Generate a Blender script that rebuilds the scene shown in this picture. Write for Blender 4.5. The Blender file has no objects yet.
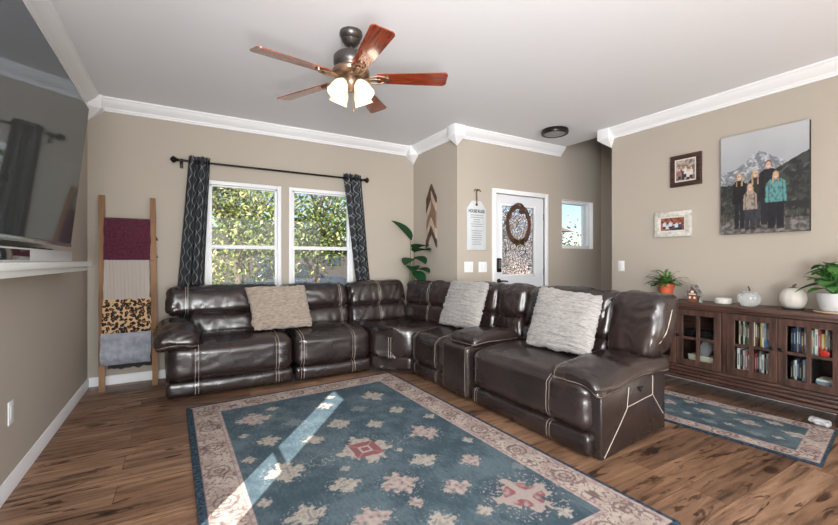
import bpy, bmesh, math, random
from mathutils import Vector, Matrix, noise, Euler

# ------------------------------------------------------------------ camera, sky, sun, lights, exposure
C = bpy.context.scene.collection
SC = bpy.context.scene
cam = bpy.data.cameras.new('camera'); cam.sensor_width = 36.0; cam.lens = 406 / 838 * 36
cam.shift_y = -1.5 / 838; cam.clip_start = 0.05
camo = bpy.data.objects.new('camera', cam); C.objects.link(camo)
camo.location = (0, 0, 1.19); camo.rotation_euler = (math.pi / 2, 0, -math.radians(30.27))
SC.camera = camo
SC.view_settings.view_transform = 'Standard'
SC.view_settings.look = 'None'
SC.view_settings.gamma = 1.0
SC.view_settings.use_curve_mapping = False
SC.view_settings.exposure = 0.08

SUN_H = Vector((0.593, 0.805, 0)); SUN_EL = math.radians(32)
world = bpy.data.worlds.new('sky'); SC.world = world; world.use_nodes = True
wn = world.node_tree.nodes; wl = world.node_tree.links
bg = wn['Background']
sky = wn.new('ShaderNodeTexSky'); sky.sky_type = 'NISHITA'; sky.sun_disc = False
sky.sun_elevation = SUN_EL; sky.sun_rotation = math.atan2(-SUN_H.x, -SUN_H.y)
sky.air_density = 1.0; sky.dust_density = 0.6; sky.ozone_density = 1.2
wl.new(sky.outputs[0], bg.inputs[0]); bg.inputs[1].default_value = 0.16

sl = bpy.data.lights.new('sun', 'SUN'); sl.energy = 15.0; sl.angle = math.radians(0.35); sl.color = (1.0, 0.96, 0.9)
so = bpy.data.objects.new('sun', sl); C.objects.link(so)
sd = (SUN_H * math.cos(SUN_EL) + Vector((0, 0, -math.sin(SUN_EL)))).normalized()
so.rotation_euler = sd.to_track_quat('-Z', 'Y').to_euler(); so.location = (-6, -8, 9)

def area(name, loc, d, sx, sy, watts, col=(1, 1, 1)):
    l = bpy.data.lights.new(name, 'AREA'); l.shape = 'RECTANGLE'; l.size = sx; l.size_y = sy
    l.energy = watts; l.color = col
    o = bpy.data.objects.new(name, l); C.objects.link(o); o.location = loc
    o.rotation_euler = Vector(d).to_track_quat('-Z', 'Y').to_euler()
    return o
area('rear_daylight_fill', (1.9, -2.5, 1.45), (0, 1, -0.02), 3.6, 1.9, 56, (0.97, 0.985, 1.0))  # added area light in the rear opening, stands in for daylight
area('left_softbox_fill', (-0.45, -1.9, 1.45), (0.72, 0.9, -0.10), 1.8, 1.8, 88, (0.97, 0.985, 1.0))  # added free-standing softbox fill; no window stands here
st_ = area('corner_fill', (-0.55, -0.3, 1.95), (3.25, 4.55, -0.35), 1.5, 1.5, 34, (0.99, 0.99, 1.0)); st_.data.spread = math.radians(75)  # added fill light aimed at the return wall to brighten it
area('ceiling_fill', (-0.2, -1.4, 0.6), (0.32, 0.48, 1), 0.9, 2.0, 185, (0.965, 0.985, 1.0))  # added upward fill light, brightens the ceiling and bounces back

# ------------------------------------------------------------------ helpers
PI = math.pi
def lin1(c):
    c /= 255.0
    return c / 12.92 if c <= 0.04045 else ((c + 0.055) / 1.055) ** 2.4
def L(r, g, b): return (lin1(r), lin1(g), lin1(b), 1.0)

MATS = {}
def new_mat(name):
    m = bpy.data.materials.new(name); m.use_nodes = True
    nt = m.node_tree
    return m, nt.nodes, nt.links, nt.nodes['Principled BSDF']

def mat(name, col, rough=0.5, metal=0.0, spec=None, bump=None, var=None, sheen=0.0, coat=0.0, trans=0.0, emis=None):
    """principled material; bump=(scale,strength,distance[,stretch]); var=(scale, other colour)"""
    if name in MATS: return MATS[name]
    m, n, l, p = new_mat(name)
    p.inputs['Base Color'].default_value = col
    p.inputs['Roughness'].default_value = rough; p.inputs['Metallic'].default_value = metal
    if spec is not None: p.inputs['Specular IOR Level'].default_value = spec
    if sheen: p.inputs['Sheen Weight'].default_value = sheen
    if coat: p.inputs['Coat Weight'].default_value = coat; p.inputs['Coat Roughness'].default_value = 0.1
    if trans: p.inputs['Transmission Weight'].default_value = trans
    if emis: p.inputs['Emission Color'].default_value = emis[0]; p.inputs['Emission Strength'].default_value = emis[1]
    tc = None
    if bump or var:
        tc = n.new('ShaderNodeTexCoord')
    def mapped(stretch):
        if not stretch: return tc.outputs['Object']
        mp = n.new('ShaderNodeMapping'); mp.inputs['Scale'].default_value = stretch
        l.new(tc.outputs['Object'], mp.inputs[0]); return mp.outputs[0]
    if bump:
        t = n.new('ShaderNodeTexNoise'); t.inputs['Scale'].default_value = bump[0]; t.inputs['Detail'].default_value = 4
        l.new(mapped(bump[3] if len(bump) > 3 else None), t.inputs[0])
        b = n.new('ShaderNodeBump'); b.inputs['Strength'].default_value = bump[1]; b.inputs['Distance'].default_value = bump[2]
        l.new(t.outputs[0], b.inputs['Height']); l.new(b.outputs[0], p.inputs['Normal'])
    if var:
        t = n.new('ShaderNodeTexNoise'); t.inputs['Scale'].default_value = var[0]; t.inputs['Detail'].default_value = 5
        l.new(mapped(var[2] if len(var) > 2 else None), t.inputs[0])
        r = n.new('ShaderNodeValToRGB'); r.color_ramp.elements[0].position = 0.35; r.color_ramp.elements[1].position = 0.65
        r.color_ramp.elements[0].color = col; r.color_ramp.elements[1].color = var[1]
        l.new(t.outputs[0], r.inputs[0]); l.new(r.outputs[0], p.inputs['Base Color'])
    MATS[name] = m
    return m

ORG = {}
def thing(name, label, cat, loc=(0, 0, 0), rotz=0.0, group=None, local=False, kind=None, tilt=None):
    o = bpy.data.objects.new(name, None); C.objects.link(o)
    o.location = loc; o.rotation_euler = (0, 0, rotz) if tilt is None else tilt
    o.empty_display_size = 0.05
    ORG[o.name] = Vector((0, 0, 0)) if local else Vector(loc)
    tag(o, label, cat, group, kind)
    return o
def tag(o, label=None, cat=None, group=None, kind=None):
    if label: o['label'] = label
    if cat: o['category'] = cat
    if group: o['group'] = group
    if kind: o['kind'] = kind
    return o
def obj(name, bm, m, parent=None, smooth=40, label=None):
    """links bm (in scene coordinates, or the root's own frame for local things) as ONE mesh object"""
    me = bpy.data.meshes.new(name)
    bmesh.ops.recalc_face_normals(bm, faces=bm.faces[:]) if smooth is not False and not getattr(bm, 'keep', False) else None
    vs = [v.co for v in bm.verts]
    lo = Vector((min(v.x for v in vs), min(v.y for v in vs), min(v.z for v in vs)))
    hi = Vector((max(v.x for v in vs), max(v.y for v in vs), max(v.z for v in vs)))
    c = (lo + hi) / 2
    for v in bm.verts: v.co -= c
    bm.to_mesh(me); bm.free()
    for mm in (m if isinstance(m, (list, tuple)) else [m]): me.materials.append(mm)
    if smooth:
        me.polygons.foreach_set('use_smooth', [True] * len(me.polygons))
        me.set_sharp_from_angle(angle=math.radians(smooth))
    o = bpy.data.objects.new(name, me); C.objects.link(o)
    if parent is not None:
        o.parent = parent; o.location = c - ORG[parent.name]
    else: o.location = c
    ORG[o.name] = c
    if label: o['label'] = label
    return o
def dup(root, loc, rotz=None, label=None, name=None):
    r = root.copy(); C.objects.link(r); r.location = loc
    if rotz is not None: r.rotation_euler = (0, 0, rotz)
    if label: r['label'] = label
    for ch in list(root.children):
        c = ch.copy(); C.objects.link(c); c.parent = r
        for g in list(ch.children):
            d = g.copy(); C.objects.link(d); d.parent = c
    return r

def B(): return bmesh.new()
def faces_mi(bm, start, mi):
    bm.faces.ensure_lookup_table()
    for f in bm.faces[start:]: f.material_index = mi
def box(bm, x0, x1, y0, y1, z0, z1, bev=0.0, mi=0, M=None, segs=2):
    t = bmesh.new()
    bmesh.ops.create_cube(t, size=1.0)
    for v in t.verts: v.co = Vector(((x0 + x1) / 2 + v.co.x * (x1 - x0), (y0 + y1) / 2 + v.co.y * (y1 - y0), (z0 + z1) / 2 + v.co.z * (z1 - z0)))
    if bev: bmesh.ops.bevel(t, geom=t.edges[:], offset=bev, segments=segs, affect='EDGES', profile=0.5)
    return merge(bm, t, M, mi)
def merge(bm, t, M=None, mi=None):
    if M is not None: t.transform(M)
    n0 = len(bm.faces)
    mp = {}
    for v in t.verts: mp[v] = bm.verts.new(v.co)
    for f in t.faces:
        try:
            nf = bm.faces.new([mp[v] for v in f.verts]); nf.material_index = f.material_index if mi is None else mi
        except ValueError: pass
    t.free()
    return bm
def lathe(bm, prof, c=(0, 0, 0), segs=28, M=None, mi=0, ripple=None):
    """prof: [(r,z)] bottom to top; r=0 closes to a point"""
    t = bmesh.new(); rings = []
    for r, z in prof:
        if r < 1e-6: rings.append([t.verts.new((0, 0, z))])
        else:
            ring = []
            for k in range(segs):
                a = 2 * PI * k / segs; rr = r * (1 + ripple(a, z)) if ripple else r
                ring.append(t.verts.new((rr * math.cos(a), rr * math.sin(a), z)))
            rings.append(ring)
    for a, b in zip(rings[:-1], rings[1:]):
        for k in range(segs):
            k2 = (k + 1) % segs
            if len(a) == 1 and len(b) == 1: continue
            if len(a) == 1: t.faces.new((a[0], b[k2], b[k]))
            elif len(b) == 1: t.faces.new((a[k], a[k2], b[0]))
            else: t.faces.new((a[k], a[k2], b[k2], b[k]))
    if len(rings[0]) > 1: t.faces.new(list(reversed(rings[0])))
    if len(rings[-1]) > 1: t.faces.new(rings[-1])
    MM = Matrix.Translation(Vector(c)) @ (M if M is not None else Matrix())
    return merge(bm, t, MM, mi)
def tube(bm, pts, r, segs=8, mi=0, closed=False):
    pts = [Vector(p) for p in pts]; n = len(pts); rings = []
    up = Vector((0, 0, 1)); prev = None
    for i, p in enumerate(pts):
        if closed: d = pts[(i + 1) % n] - pts[i - 1]
        else: d = pts[min(i + 1, n - 1)] - pts[max(i - 1, 0)]
        d.normalize()
        if prev is None:
            s = d.cross(up)
            if s.length < 1e-3: s = d.cross(Vector((1, 0, 0)))
        else: s = prev - d * prev.dot(d)
        s.normalize(); prev = s; u = s.cross(d)
        rr = r[i] if isinstance(r, (list, tuple)) else r
        rings.append([bm.verts.new(p + (s * math.cos(2 * PI * k / segs) + u * math.sin(2 * PI * k / segs)) * rr) for k in range(segs)])
    fs = []
    for i in range(n if closed else n - 1):
        a, b = rings[i], rings[(i + 1) % n]
        for k in range(segs):
            fs.append(bm.faces.new((a[k], a[(k + 1) % segs], b[(k + 1) % segs], b[k])))
    if not closed:
        fs.append(bm.faces.new(list(reversed(rings[0])))); fs.append(bm.faces.new(rings[-1]))
    for f in fs: f.material_index = mi
    return bm
def prism(bm, poly, z0, z1, bev=0.0, mi=0, M=None, segs=3):
    t = bmesh.new()
    a = [t.verts.new((x, y, z0)) for x, y in poly]; b = [t.verts.new((x, y, z1)) for x, y in poly]
    n = len(poly)
    t.faces.new(list(reversed(a))); t.faces.new(b)
    for i in range(n): t.faces.new((a[i], a[(i + 1) % n], b[(i + 1) % n], b[i]))
    if bev: bmesh.ops.bevel(t, geom=t.edges[:], offset=bev, segments=segs, affect='EDGES', profile=0.5)
    return merge(bm, t, M, mi)
def extrude_profile(bm, prof, origin, along, out, length, mi=0):
    """prof [(o,z)] swept from origin in direction along; o runs in direction out"""
    o = Vector(origin); a = Vector(along); u = Vector(out); z = Vector((0, 0, 1))
    r0 = [bm.verts.new(o + u * p[0] + z * p[1]) for p in prof]; r1 = [bm.verts.new(o + a * length + u * p[0] + z * p[1]) for p in prof]
    n = len(prof)
    for i in range(n): bm.faces.new((r0[i], r0[(i + 1) % n], r1[(i + 1) % n], r1[i])).material_index = mi
    bm.faces.new(list(reversed(r0))).material_index = mi; bm.faces.new(r1).material_index = mi
    return bm

def cushion(bm, x0, x1, y0, y1, z0, z1, r=0.08, n=(30, 16, 14), bulge=(0, 0, 0), amp=0.004, sc=5.0, seed=0, wr=0.0, wsc=9.0, wdir=(1, 1, 1), pinch=(), M=None, deform=None):
    """upholstered block: rounded box, bulged faces, soft dents, wrinkles and seam pinches (pinch: axis, pos, depth, width)"""
    lay = bm.verts.layers.float_vector.get('lp') or bm.verts.layers.float_vector.new('lp')
    h = Vector(((x1 - x0) / 2, (y1 - y0) / 2, (z1 - z0) / 2)); c = Vector(((x0 + x1) / 2, (y0 + y1) / 2, (z0 + z1) / 2))
    r = min(r, h.x, h.y, h.z)
    nx, ny, nz = n; vd = {}; new = []
    def ease(i, m):
        t = 2.0 * i / m - 1
        return math.sin(t * PI / 2 * 0.8) / math.sin(PI / 2 * 0.8)
    def V(i, j, k):
        key = (i, j, k)
        if key in vd: return vd[key]
        u = (ease(i, nx), ease(j, ny), ease(k, nz))
        p = Vector((u[0] * h.x, u[1] * h.y, u[2] * h.z))
        q = Vector([max(-(h[a] - r), min(h[a] - r, p[a])) for a in range(3)])
        d = p - q
        nn = d.normalized() if d.length > 1e-9 else Vector((0, 0, 1))
        p = q + nn * r
        for a in range(3):
            b_, c_ = (a + 1) % 3, (a + 2) % 3
            p[a] += bulge[a] * u[a] * (1 - u[b_] ** 2) * (1 - u[c_] ** 2)
        lp = p.copy()
        s = Vector((seed * 3.1, seed * 1.7, seed * 2.3))
        dn = noise.noise(p * sc + s) * amp
        if wr:
            q2 = Vector((p.x * wdir[0], p.y * wdir[1], p.z * wdir[2])) * wsc + s
            q2 += Vector((noise.noise(q2 * 0.5), noise.noise(q2 * 0.5 + Vector((9, 0, 0))), noise.noise(q2 * 0.5 + Vector((0, 9, 0))))) * 1.2
            dn -= wr * max(0, 1 - abs(noise.noise(q2)) * 3.0) ** 2
        for ax, pos, dep, wid in pinch:
            dn -= dep * math.exp(-((p[ax] - pos) / wid) ** 2)
        p = p + nn * dn
        p += c
        if deform: p = deform(p)
        if M is not None: p = M @ p
        v = bm.verts.new(p); v[lay] = lp
        vd[key] = v; return v
    def quad(a, b, c2, d): bm.faces.new((a, b, c2, d))
    for i in range(nx):
        for j in range(ny):
            quad(V(i, j, 0), V(i, j + 1, 0), V(i + 1, j + 1, 0), V(i + 1, j, 0))
            quad(V(i, j, nz), V(i + 1, j, nz), V(i + 1, j + 1, nz), V(i, j + 1, nz))
    for i in range(nx):
        for k in range(nz):
            quad(V(i, 0, k), V(i + 1, 0, k), V(i + 1, 0, k + 1), V(i, 0, k + 1))
            quad(V(i, ny, k), V(i, ny, k + 1), V(i + 1, ny, k + 1), V(i + 1, ny, k))
    for j in range(ny):
        for k in range(nz):
            quad(V(0, j, k), V(0, j, k + 1), V(0, j + 1, k + 1), V(0, j + 1, k))
            quad(V(nx, j, k), V(nx, j + 1, k), V(nx, j + 1, k + 1), V(nx, j, k + 1))
    return bm

def paint_grid(bm, pos, nx, ny, fn, layer='paint'):
    """grid of coloured vertices: pos(u,v)->point, fn(u,v)->sRGB 0-255"""
    cl = bm.verts.layers.float_color.get(layer) or bm.verts.layers.float_color.new(layer)
    g = []
    for j in range(ny + 1):
        row = []
        for i in range(nx + 1):
            u, v = i / nx, j / ny
            vt = bm.verts.new(pos(u, v)); vt[cl] = L(*[max(0, min(255, q)) for q in fn(u, v)]); row.append(vt)
        g.append(row)
    for j in range(ny):
        for i in range(nx):
            bm.faces.new((g[j][i], g[j][i + 1], g[j + 1][i + 1], g[j + 1][i]))
    return g
def paint_mat(name, rough=0.9, spec=0.2, bump=None):
    m, n, l, p = new_mat(name)
    a = n.new('ShaderNodeAttribute'); a.attribute_name = 'paint'
    l.new(a.outputs['Color'], p.inputs['Base Color'])
    p.inputs['Roughness'].default_value = rough; p.inputs['Specular IOR Level'].default_value = spec
    if bump:
        tc = n.new('ShaderNodeTexCoord')
        t = n.new('ShaderNodeTexNoise'); t.inputs['Scale'].default_value = bump[0]; l.new(tc.outputs['Object'], t.inputs[0])
        b = n.new('ShaderNodeBump'); b.inputs['Strength'].default_value = bump[1]; b.inputs['Distance'].default_value = bump[2]
        l.new(t.outputs[0], b.inputs['Height']); l.new(b.outputs[0], p.inputs['Normal'])
    return m
def mix3(a, b, t): return tuple(a[i] + (b[i] - a[i]) * t for i in range(3))
def sst(a, b, x):
    t = max(0, min(1, (x - a) / (b - a))); return t * t * (3 - 2 * t)
def N2(x, y, s=0.0): return noise.noise(Vector((x, y, s)))

def leaf(bm, base, d, length, width, droop=0.3, fold=0.15, up=(0, 0, 1), n=6, mi=0, tip=1.0):
    base = Vector(base); d = Vector(d).normalized(); up = Vector(up)
    s = d.cross(up)
    if s.length < 1e-3: s = Vector((1, 0, 0))
    s.normalize(); u = s.cross(d)
    rows = []
    for i in range(n + 1):
        t = i / n
        w = width / 2 * (math.sin(PI * min(1, t ** 0.8 * 0.97 + 0.02)) ** 0.75)
        c = base + d * (length * t) - Vector((0, 0, 1)) * (droop * length * t * t)
        rows.append([bm.verts.new(c - s * w + u * w * fold * 2), bm.verts.new(c), bm.verts.new(c + s * w + u * w * fold * 2)])
    for a, b in zip(rows[:-1], rows[1:]):
        for k in range(2):
            f = bm.faces.new((a[k], a[k + 1], b[k + 1], b[k])); f.material_index = mi
# ------------------------------------------------------------------ materials of the setting
def wall_mat(name, col):
    return mat(name, col, 0.85, spec=0.25, bump=(55, 0.12, 0.004), var=(0.7, tuple(c * 0.97 for c in col[:3]) + (1,)))
M_wall = wall_mat('taupe wall paint', L(179, 170, 158))
M_ceil = mat('ceiling paint', L(232, 233, 236), 0.9, spec=0.2, bump=(60, 0.1, 0.003))
M_white = mat('white trim paint', L(236, 237, 239), 0.45, spec=0.4)
M_vinyl = mat('white vinyl', L(232, 234, 236), 0.4)

def floor_mat():
    m, n, l, p = new_mat('rustic plank floor')
    tc = n.new('ShaderNodeTexCoord')
    br = n.new('ShaderNodeTexBrick'); br.offset = 0.37; br.squash = 1.0
    br.inputs['Scale'].default_value = 1.0; br.inputs['Brick Width'].default_value = 1.3; br.inputs['Row Height'].default_value = 0.19
    br.inputs['Mortar Size'].default_value = 0.0022; br.inputs['Mortar Smooth'].default_value = 0.3; br.inputs['Bias'].default_value = 0.0
    br.inputs['Color1'].default_value = (0.0, 0, 0, 1); br.inputs['Color2'].default_value = (1, 1, 1, 1); br.inputs['Mortar'].default_value = (0.5, 0.5, 0.5, 1)
    l.new(tc.outputs['Object'], br.inputs[0])
    # per plank shift of the grain
    sc = n.new('ShaderNodeVectorMath'); sc.operation = 'SCALE'; sc.inputs['Scale'].default_value = 7.0; l.new(br.outputs['Color'], sc.inputs[0])
    ad = n.new('ShaderNodeVectorMath'); l.new(tc.outputs['Object'], ad.inputs[0]); l.new(sc.outputs[0], ad.inputs[1])
    def nz(scale, st, det=5, dist=0.0, rough=0.6):
        mp = n.new('ShaderNodeMapping'); mp.inputs['Scale'].default_value = st; l.new(ad.outputs[0], mp.inputs[0])
        t = n.new('ShaderNodeTexNoise'); t.inputs['Scale'].default_value = scale; t.inputs['Detail'].default_value = det
        t.inputs['Distortion'].default_value = dist; t.inputs['Roughness'].default_value = rough
        l.new(mp.outputs[0], t.inputs[0]); return t
    def ramp(src, stops):
        r = n.new('ShaderNodeValToRGB'); e = r.color_ramp.elements
        e[0].position, e[0].color = stops[0]; e[1].position, e[1].color = stops[-1]
        for q in stops[1:-1]:
            x = e.new(q[0]); x.color = q[1]
        l.new(src, r.inputs[0]); return r
    def mixc(a, b, fac, mode='MULTIPLY', f=None):
        mx = n.new('ShaderNodeMix'); mx.data_type = 'RGBA'; mx.blend_type = mode
        if f is not None: l.new(f, mx.inputs[0])
        else: mx.inputs[0].default_value = fac
        l.new(a, mx.inputs[6]); l.new(b, mx.inputs[7]); return mx.outputs[2]
    base = ramp(br.outputs['Color'], [(0.0, L(146, 113, 86)), (0.5, L(166, 130, 101)), (1.0, L(184, 148, 118))])
    g1 = nz(3.0, (0.7, 7, 1), 6, 0.6)
    r1 = ramp(g1.outputs[0], [(0.30, L(112, 102, 98)), (0.47, L(214, 206, 202)), (0.66, (1, 1, 1, 1))])
    c = mixc(base.outputs[0], r1.outputs[0], 0.9)
    g2 = nz(2.6, (0.7, 4.2, 1), 5, 2.2, 0.6)                  # dark cracks running along the planks
    r2 = ramp(g2.outputs[0], [(0.33, L(58, 46, 42)), (0.385, L(150, 134, 124)), (0.43, (1, 1, 1, 1))])
    c = mixc(c, r2.outputs[0], 0.85)
    vo = n.new('ShaderNodeTexVoronoi'); vo.inputs['Scale'].default_value = 2.6
    mp = n.new('ShaderNodeMapping'); mp.inputs['Scale'].default_value = (0.8, 1.6, 1); l.new(ad.outputs[0], mp.inputs[0]); l.new(mp.outputs[0], vo.inputs[0])
    r3 = ramp(vo.outputs[0], [(0.04, L(46, 36, 32)), (0.09, L(120, 100, 88)), (0.17, (1, 1, 1, 1))])   # knots
    c = mixc(c, r3.outputs[0], 0.8)
    g4 = nz(0.9, (1, 1.5, 1), 2)
    r4 = ramp(g4.outputs[0], [(0.35, L(190, 188, 196)), (0.65, (1, 1, 1, 1))])
    c = mixc(c, r4.outputs[0], 0.8)
    dk = n.new('ShaderNodeRGB'); dk.outputs[0].default_value = L(48, 36, 30)
    mf = n.new('ShaderNodeMath'); mf.operation = 'MULTIPLY'; mf.inputs[1].default_value = 0.55; l.new(br.outputs['Fac'], mf.inputs[0])
    c = mixc(c, dk.outputs[0], 0, 'MIX', mf.outputs[0])
    l.new(c, p.inputs['Base Color'])
    p.inputs['Roughness'].default_value = 0.42; p.inputs['Specular IOR Level'].default_value = 0.4
    bp = n.new('ShaderNodeBump'); bp.inputs['Strength'].default_value = 0.25; bp.inputs['Distance'].default_value = 0.004
    l.new(g1.outputs[0], bp.inputs['Height']); l.new(bp.outputs[0], p.inputs['Normal'])
    return m
M_floor = floor_mat()

def glass_mat(name, tint=(0.96, 0.98, 0.97, 1), refl=0.10):
    m = bpy.data.materials.new(name); m.use_nodes = True
    n, l = m.node_tree.nodes, m.node_tree.links
    n.remove(n['Principled BSDF'])
    t = n.new('ShaderNodeBsdfTransparent'); t.inputs[0].default_value = tint
    g = n.new('ShaderNodeBsdfGlossy'); g.inputs['Roughness'].default_value = 0.02
    lw = n.new('ShaderNodeLayerWeight'); lw.inputs[0].default_value = 0.5
    pw = n.new('ShaderNodeMath'); pw.operation = 'POWER'; pw.inputs[1].default_value = 4.0; l.new(lw.outputs['Facing'], pw.inputs[0])
    fr = n.new('ShaderNodeMath'); fr.operation = 'MULTIPLY_ADD'; fr.inputs[1].default_value = 0.45; fr.inputs[2].default_value = refl * 0.2; l.new(pw.outputs[0], fr.inputs[0])
    mx = n.new('ShaderNodeMixShader'); l.new(fr.outputs[0], mx.inputs[0]); l.new(t.outputs[0], mx.inputs[1]); l.new(g.outputs[0], mx.inputs[2])
    l.new(mx.outputs[0], n['Material Output'].inputs[0])
    return m
M_glass = glass_mat('clear window glass')

# ------------------------------------------------------------------ room shell
XL, YB, XJ, YE, XR, XH, YR, H = -0.77, 4.88, 2.76, 3.85, 4.38, 5.38, -2.6, 2.74
YEND = 2.99; XR2 = 4.5
def struct(name, bm, m, label, cat, smooth=False):
    if smooth is False: bmesh.ops.recalc_face_normals(bm, faces=bm.faces[:])
    o = obj(name, bm, m, None, smooth); tag(o, label, cat, kind='structure'); return o
b = B(); box(b, -0.91, 5.52, -2.74, 5.02, -0.12, 0.0); struct('floor', b, M_floor, 'rustic brown wood plank floor of the living room', 'floor')
b = B(); box(b, -0.91, XR2, -2.74, 5.02, H, H + 0.16); struct('ceiling', b, M_ceil, 'flat white ceiling over the living room', 'ceiling')
b = B(); box(b, XR2, 5.52, 0.9, 3.99, 5.2, 5.3); struct('ceiling', b, M_ceil, 'high ceiling above the entry hall', 'ceiling')
W4 = (0.46, 0.91, 0.30, 2.22)   # unseen narrow window added in the left wall, sized for the sun stripe
def wall_with_holes(bm, axis, w0, w1, a0, a1, z0, z1, holes):
    """axis 'x': wall runs along x (thickness in y from w0 to w1); holes [(a0,a1,z0,z1)]"""
    def bx(p0, p1, q0, q1):
        if p1 - p0 < 1e-4 or q1 - q0 < 1e-4: return
        if axis == 'x': box(bm, p0, p1, w0, w1, q0, q1)
        else: box(bm, w0, w1, p0, p1, q0, q1)
    cur = a0
    for h in sorted(holes):
        bx(cur, h[0], z0, z1); bx(h[0], h[1], z0, h[2]); bx(h[0], h[1], h[3], z1); cur = h[1]
    bx(cur, a1, z0, z1)
    return bm
W1 = (0.21, 1.0, 0.72, 2.06); W2 = (1.085, 1.885, 0.72, 2.06); W3 = (4.53, 5.2, 1.365, 2.045); D1 = (3.285, 4.25, 0.0, 2.085)
RW = (0.1, 3.7, 0.5, 2.4)  # unseen rear opening, added to hold the daylight fill
struct('wall_left', wall_with_holes(B(), 'y', -0.91, XL, -2.74, 5.02, 0, H, [W4]), M_wall, 'taupe left wall behind the television', 'wall')
struct('wall_back', wall_with_holes(B(), 'x', YB, 5.02, XL, 2.9, 0, H, [W1, W2]), M_wall, 'taupe window wall behind the sectional sofa', 'wall')
struct('wall_return', wall_with_holes(B(), 'y', XJ, 2.9, YE + 0.14, YB, 0, H, []), M_wall, 'short taupe return wall holding the wooden arrow', 'wall')
struct('wall_entry', wall_with_holes(B(), 'x', YE, 3.99, XJ, 5.52, 0, 5.2, [D1, W3]), M_wall, 'taupe entry wall with the front door', 'wall')
struct('wall_hall', wall_with_holes(B(), 'y', XH, 5.52, 0.9, YE, 0, 5.2, []), M_wall, 'taupe wall of the entry hall seen past the right wall', 'wall')
struct('wall_right', wall_with_holes(B(), 'y', XR, XR2, -2.74, YEND, 0, H, []), M_wall, 'taupe right wall hung with the family pictures', 'wall')
struct('wall_upper', wall_with_holes(B(), 'y', XR2 - 0.06, XR2, 0.9, 3.85, H + 0.16, 5.2, []), M_wall, 'upper wall of the tall entry hall above the ceiling edge', 'wall')
struct('wall_hall_end', wall_with_holes(B(), 'x', 0.9, 1.0, XR2, XH, 0, 5.2, []), M_wall, 'end wall of the entry hall behind the right wall', 'wall')
struct('wall_rear', wall_with_holes(B(), 'x', -2.74, YR, -0.91, XR2, 0, H, [RW]), M_wall, 'taupe rear wall behind the camera', 'wall')

# crown moulding, corner blocks, baseboards
CP = [(0, 0), (0.098, 0), (0.098, -0.016), (0.088, -0.022), (0.082, -0.036), (0.062, -0.054), (0.040, -0.074), (0.026, -0.084), (0.022, -0.096), (0.014, -0.100), (0.014, -0.116), (0, -0.116)]
tn = [0]
def trim(bm, label, sm=35):
    tn[0] += 1
    return struct('trim_%d' % tn[0], bm, M_white, label, 'trim', smooth=sm)
trim(extrude_profile(B(), CP, (XL, YR, H), (0, 1, 0), (1, 0, 0), YB - YR), 'white crown moulding along the left wall above the television')
trim(extrude_profile(B(), CP, (XL, YB, H), (1, 0, 0), (0, -1, 0), XJ - XL), 'white crown moulding above the two windows')
trim(extrude_profile(B(), CP, (XJ, YE, H), (0, 1, 0), (-1, 0, 0), YB - YE), 'white crown moulding on the short return wall')
trim(extrude_profile(B(), CP, (XJ, YE, H), (1, 0, 0), (0, -1, 0), XR2 - XJ), 'white crown moulding above the front door')
trim(extrude_profile(B(), CP, (XR, YR, H), (0, 1, 0), (-1, 0, 0), YEND - YR), 'white crown moulding on the right wall above the pictures')
def corner_block(cx, cy, sx, sy, inside, s=0.125):
    """square block under the ceiling with a drop tapering to the corner line"""
    bm = B()
    x0, x1 = sorted((cx, cx + sx * s)); y0, y1 = sorted((cy, cy + sy * s))
    if inside:
        box(bm, x0, x1, y0, y1, H - 0.125, H, 0.004)
        a = [(x0, y0), (x1, y0), (x1, y1), (x0, y1)]
        top = [bm.verts.new((x, y, H - 0.122)) for x, y in a]
        tip = bm.verts.new((cx + sx * 0.004, cy + sy * 0.004, H - 0.225))
    else:
        k = 0.03
        x0, x1 = sorted((cx + sx * 0.115, cx - sx * k)); y0, y1 = sorted((cy + sy * 0.115, cy - sy * k))
        box(bm, x0, x1, y0, y1, H - 0.125, H, 0.004)
        a = [(x0, y0), (x1, y0), (x1, y1), (x0, y1)]
        top = [bm.verts.new((x, y, H - 0.122)) for x, y in a]
        tip = bm.verts.new((cx + sx * 0.006, cy + sy * 0.006, H - 0.215))
    bm.faces.new(top)
    for i in range(4): bm.faces.new((top[(i + 1) % 4], top[i], tip))
    return bm
trim(corner_block(XL, YB, 1, -1, True), 'white crown corner block in the left corner of the window wall', 30)
trim(corner_block(XJ, YB, -1, -1, True), 'white crown corner block where the window wall meets the return wall', 30)
trim(corner_block(XJ, YE, -1, -1, False), 'white crown corner block on the outside corner left of the front door', 30)
bb_ = B(); box(bb_, XR - 0.115, XR2 + 0.0, YEND - 0.03, YEND + 0.115, H - 0.125, H, 0.004)
tp = [bb_.verts.new(q) for q in ((XR - .115, YEND - .03, H - .122), (XR2, YEND - .03, H - .122), (XR2, YEND + .115, H - .122), (XR - .115, YEND + .115, H - .122))]
t1 = bb_.verts.new((XR - 0.006, YEND + 0.006, H - 0.215)); t2 = bb_.verts.new((XR2, YEND + 0.006, H - 0.215))
bb_.faces.new(tp); bb_.faces.new((tp[1], tp[0], t1, t2)); bb_.faces.new((tp[3], tp[2], t2, t1)); bb_.faces.new((tp[0], tp[3], t1)); bb_.faces.new((tp[2], tp[1], t2))
trim(bb_, 'white crown corner block on the end of the right wall', 30)
BP = [(0, 0), (0.014, 0), (0.014, 0.062), (0.011, 0.068), (0.011, 0.074), (0.006, 0.086), (0, 0.086)]
def baseb(side, o, a, u, ln, label): struct('baseboard_' + side, extrude_profile(B(), BP, o, a, u, ln), M_white, label, 'baseboard', smooth=35)
baseb('left', (XL, YR, 0), (0, 1, 0), (1, 0, 0), YB - YR, 'white baseboard along the left wall')
baseb('back', (XL, YB, 0), (1, 0, 0), (0, -1, 0), XJ - XL, 'white baseboard under the windows behind the ladder')
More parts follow.
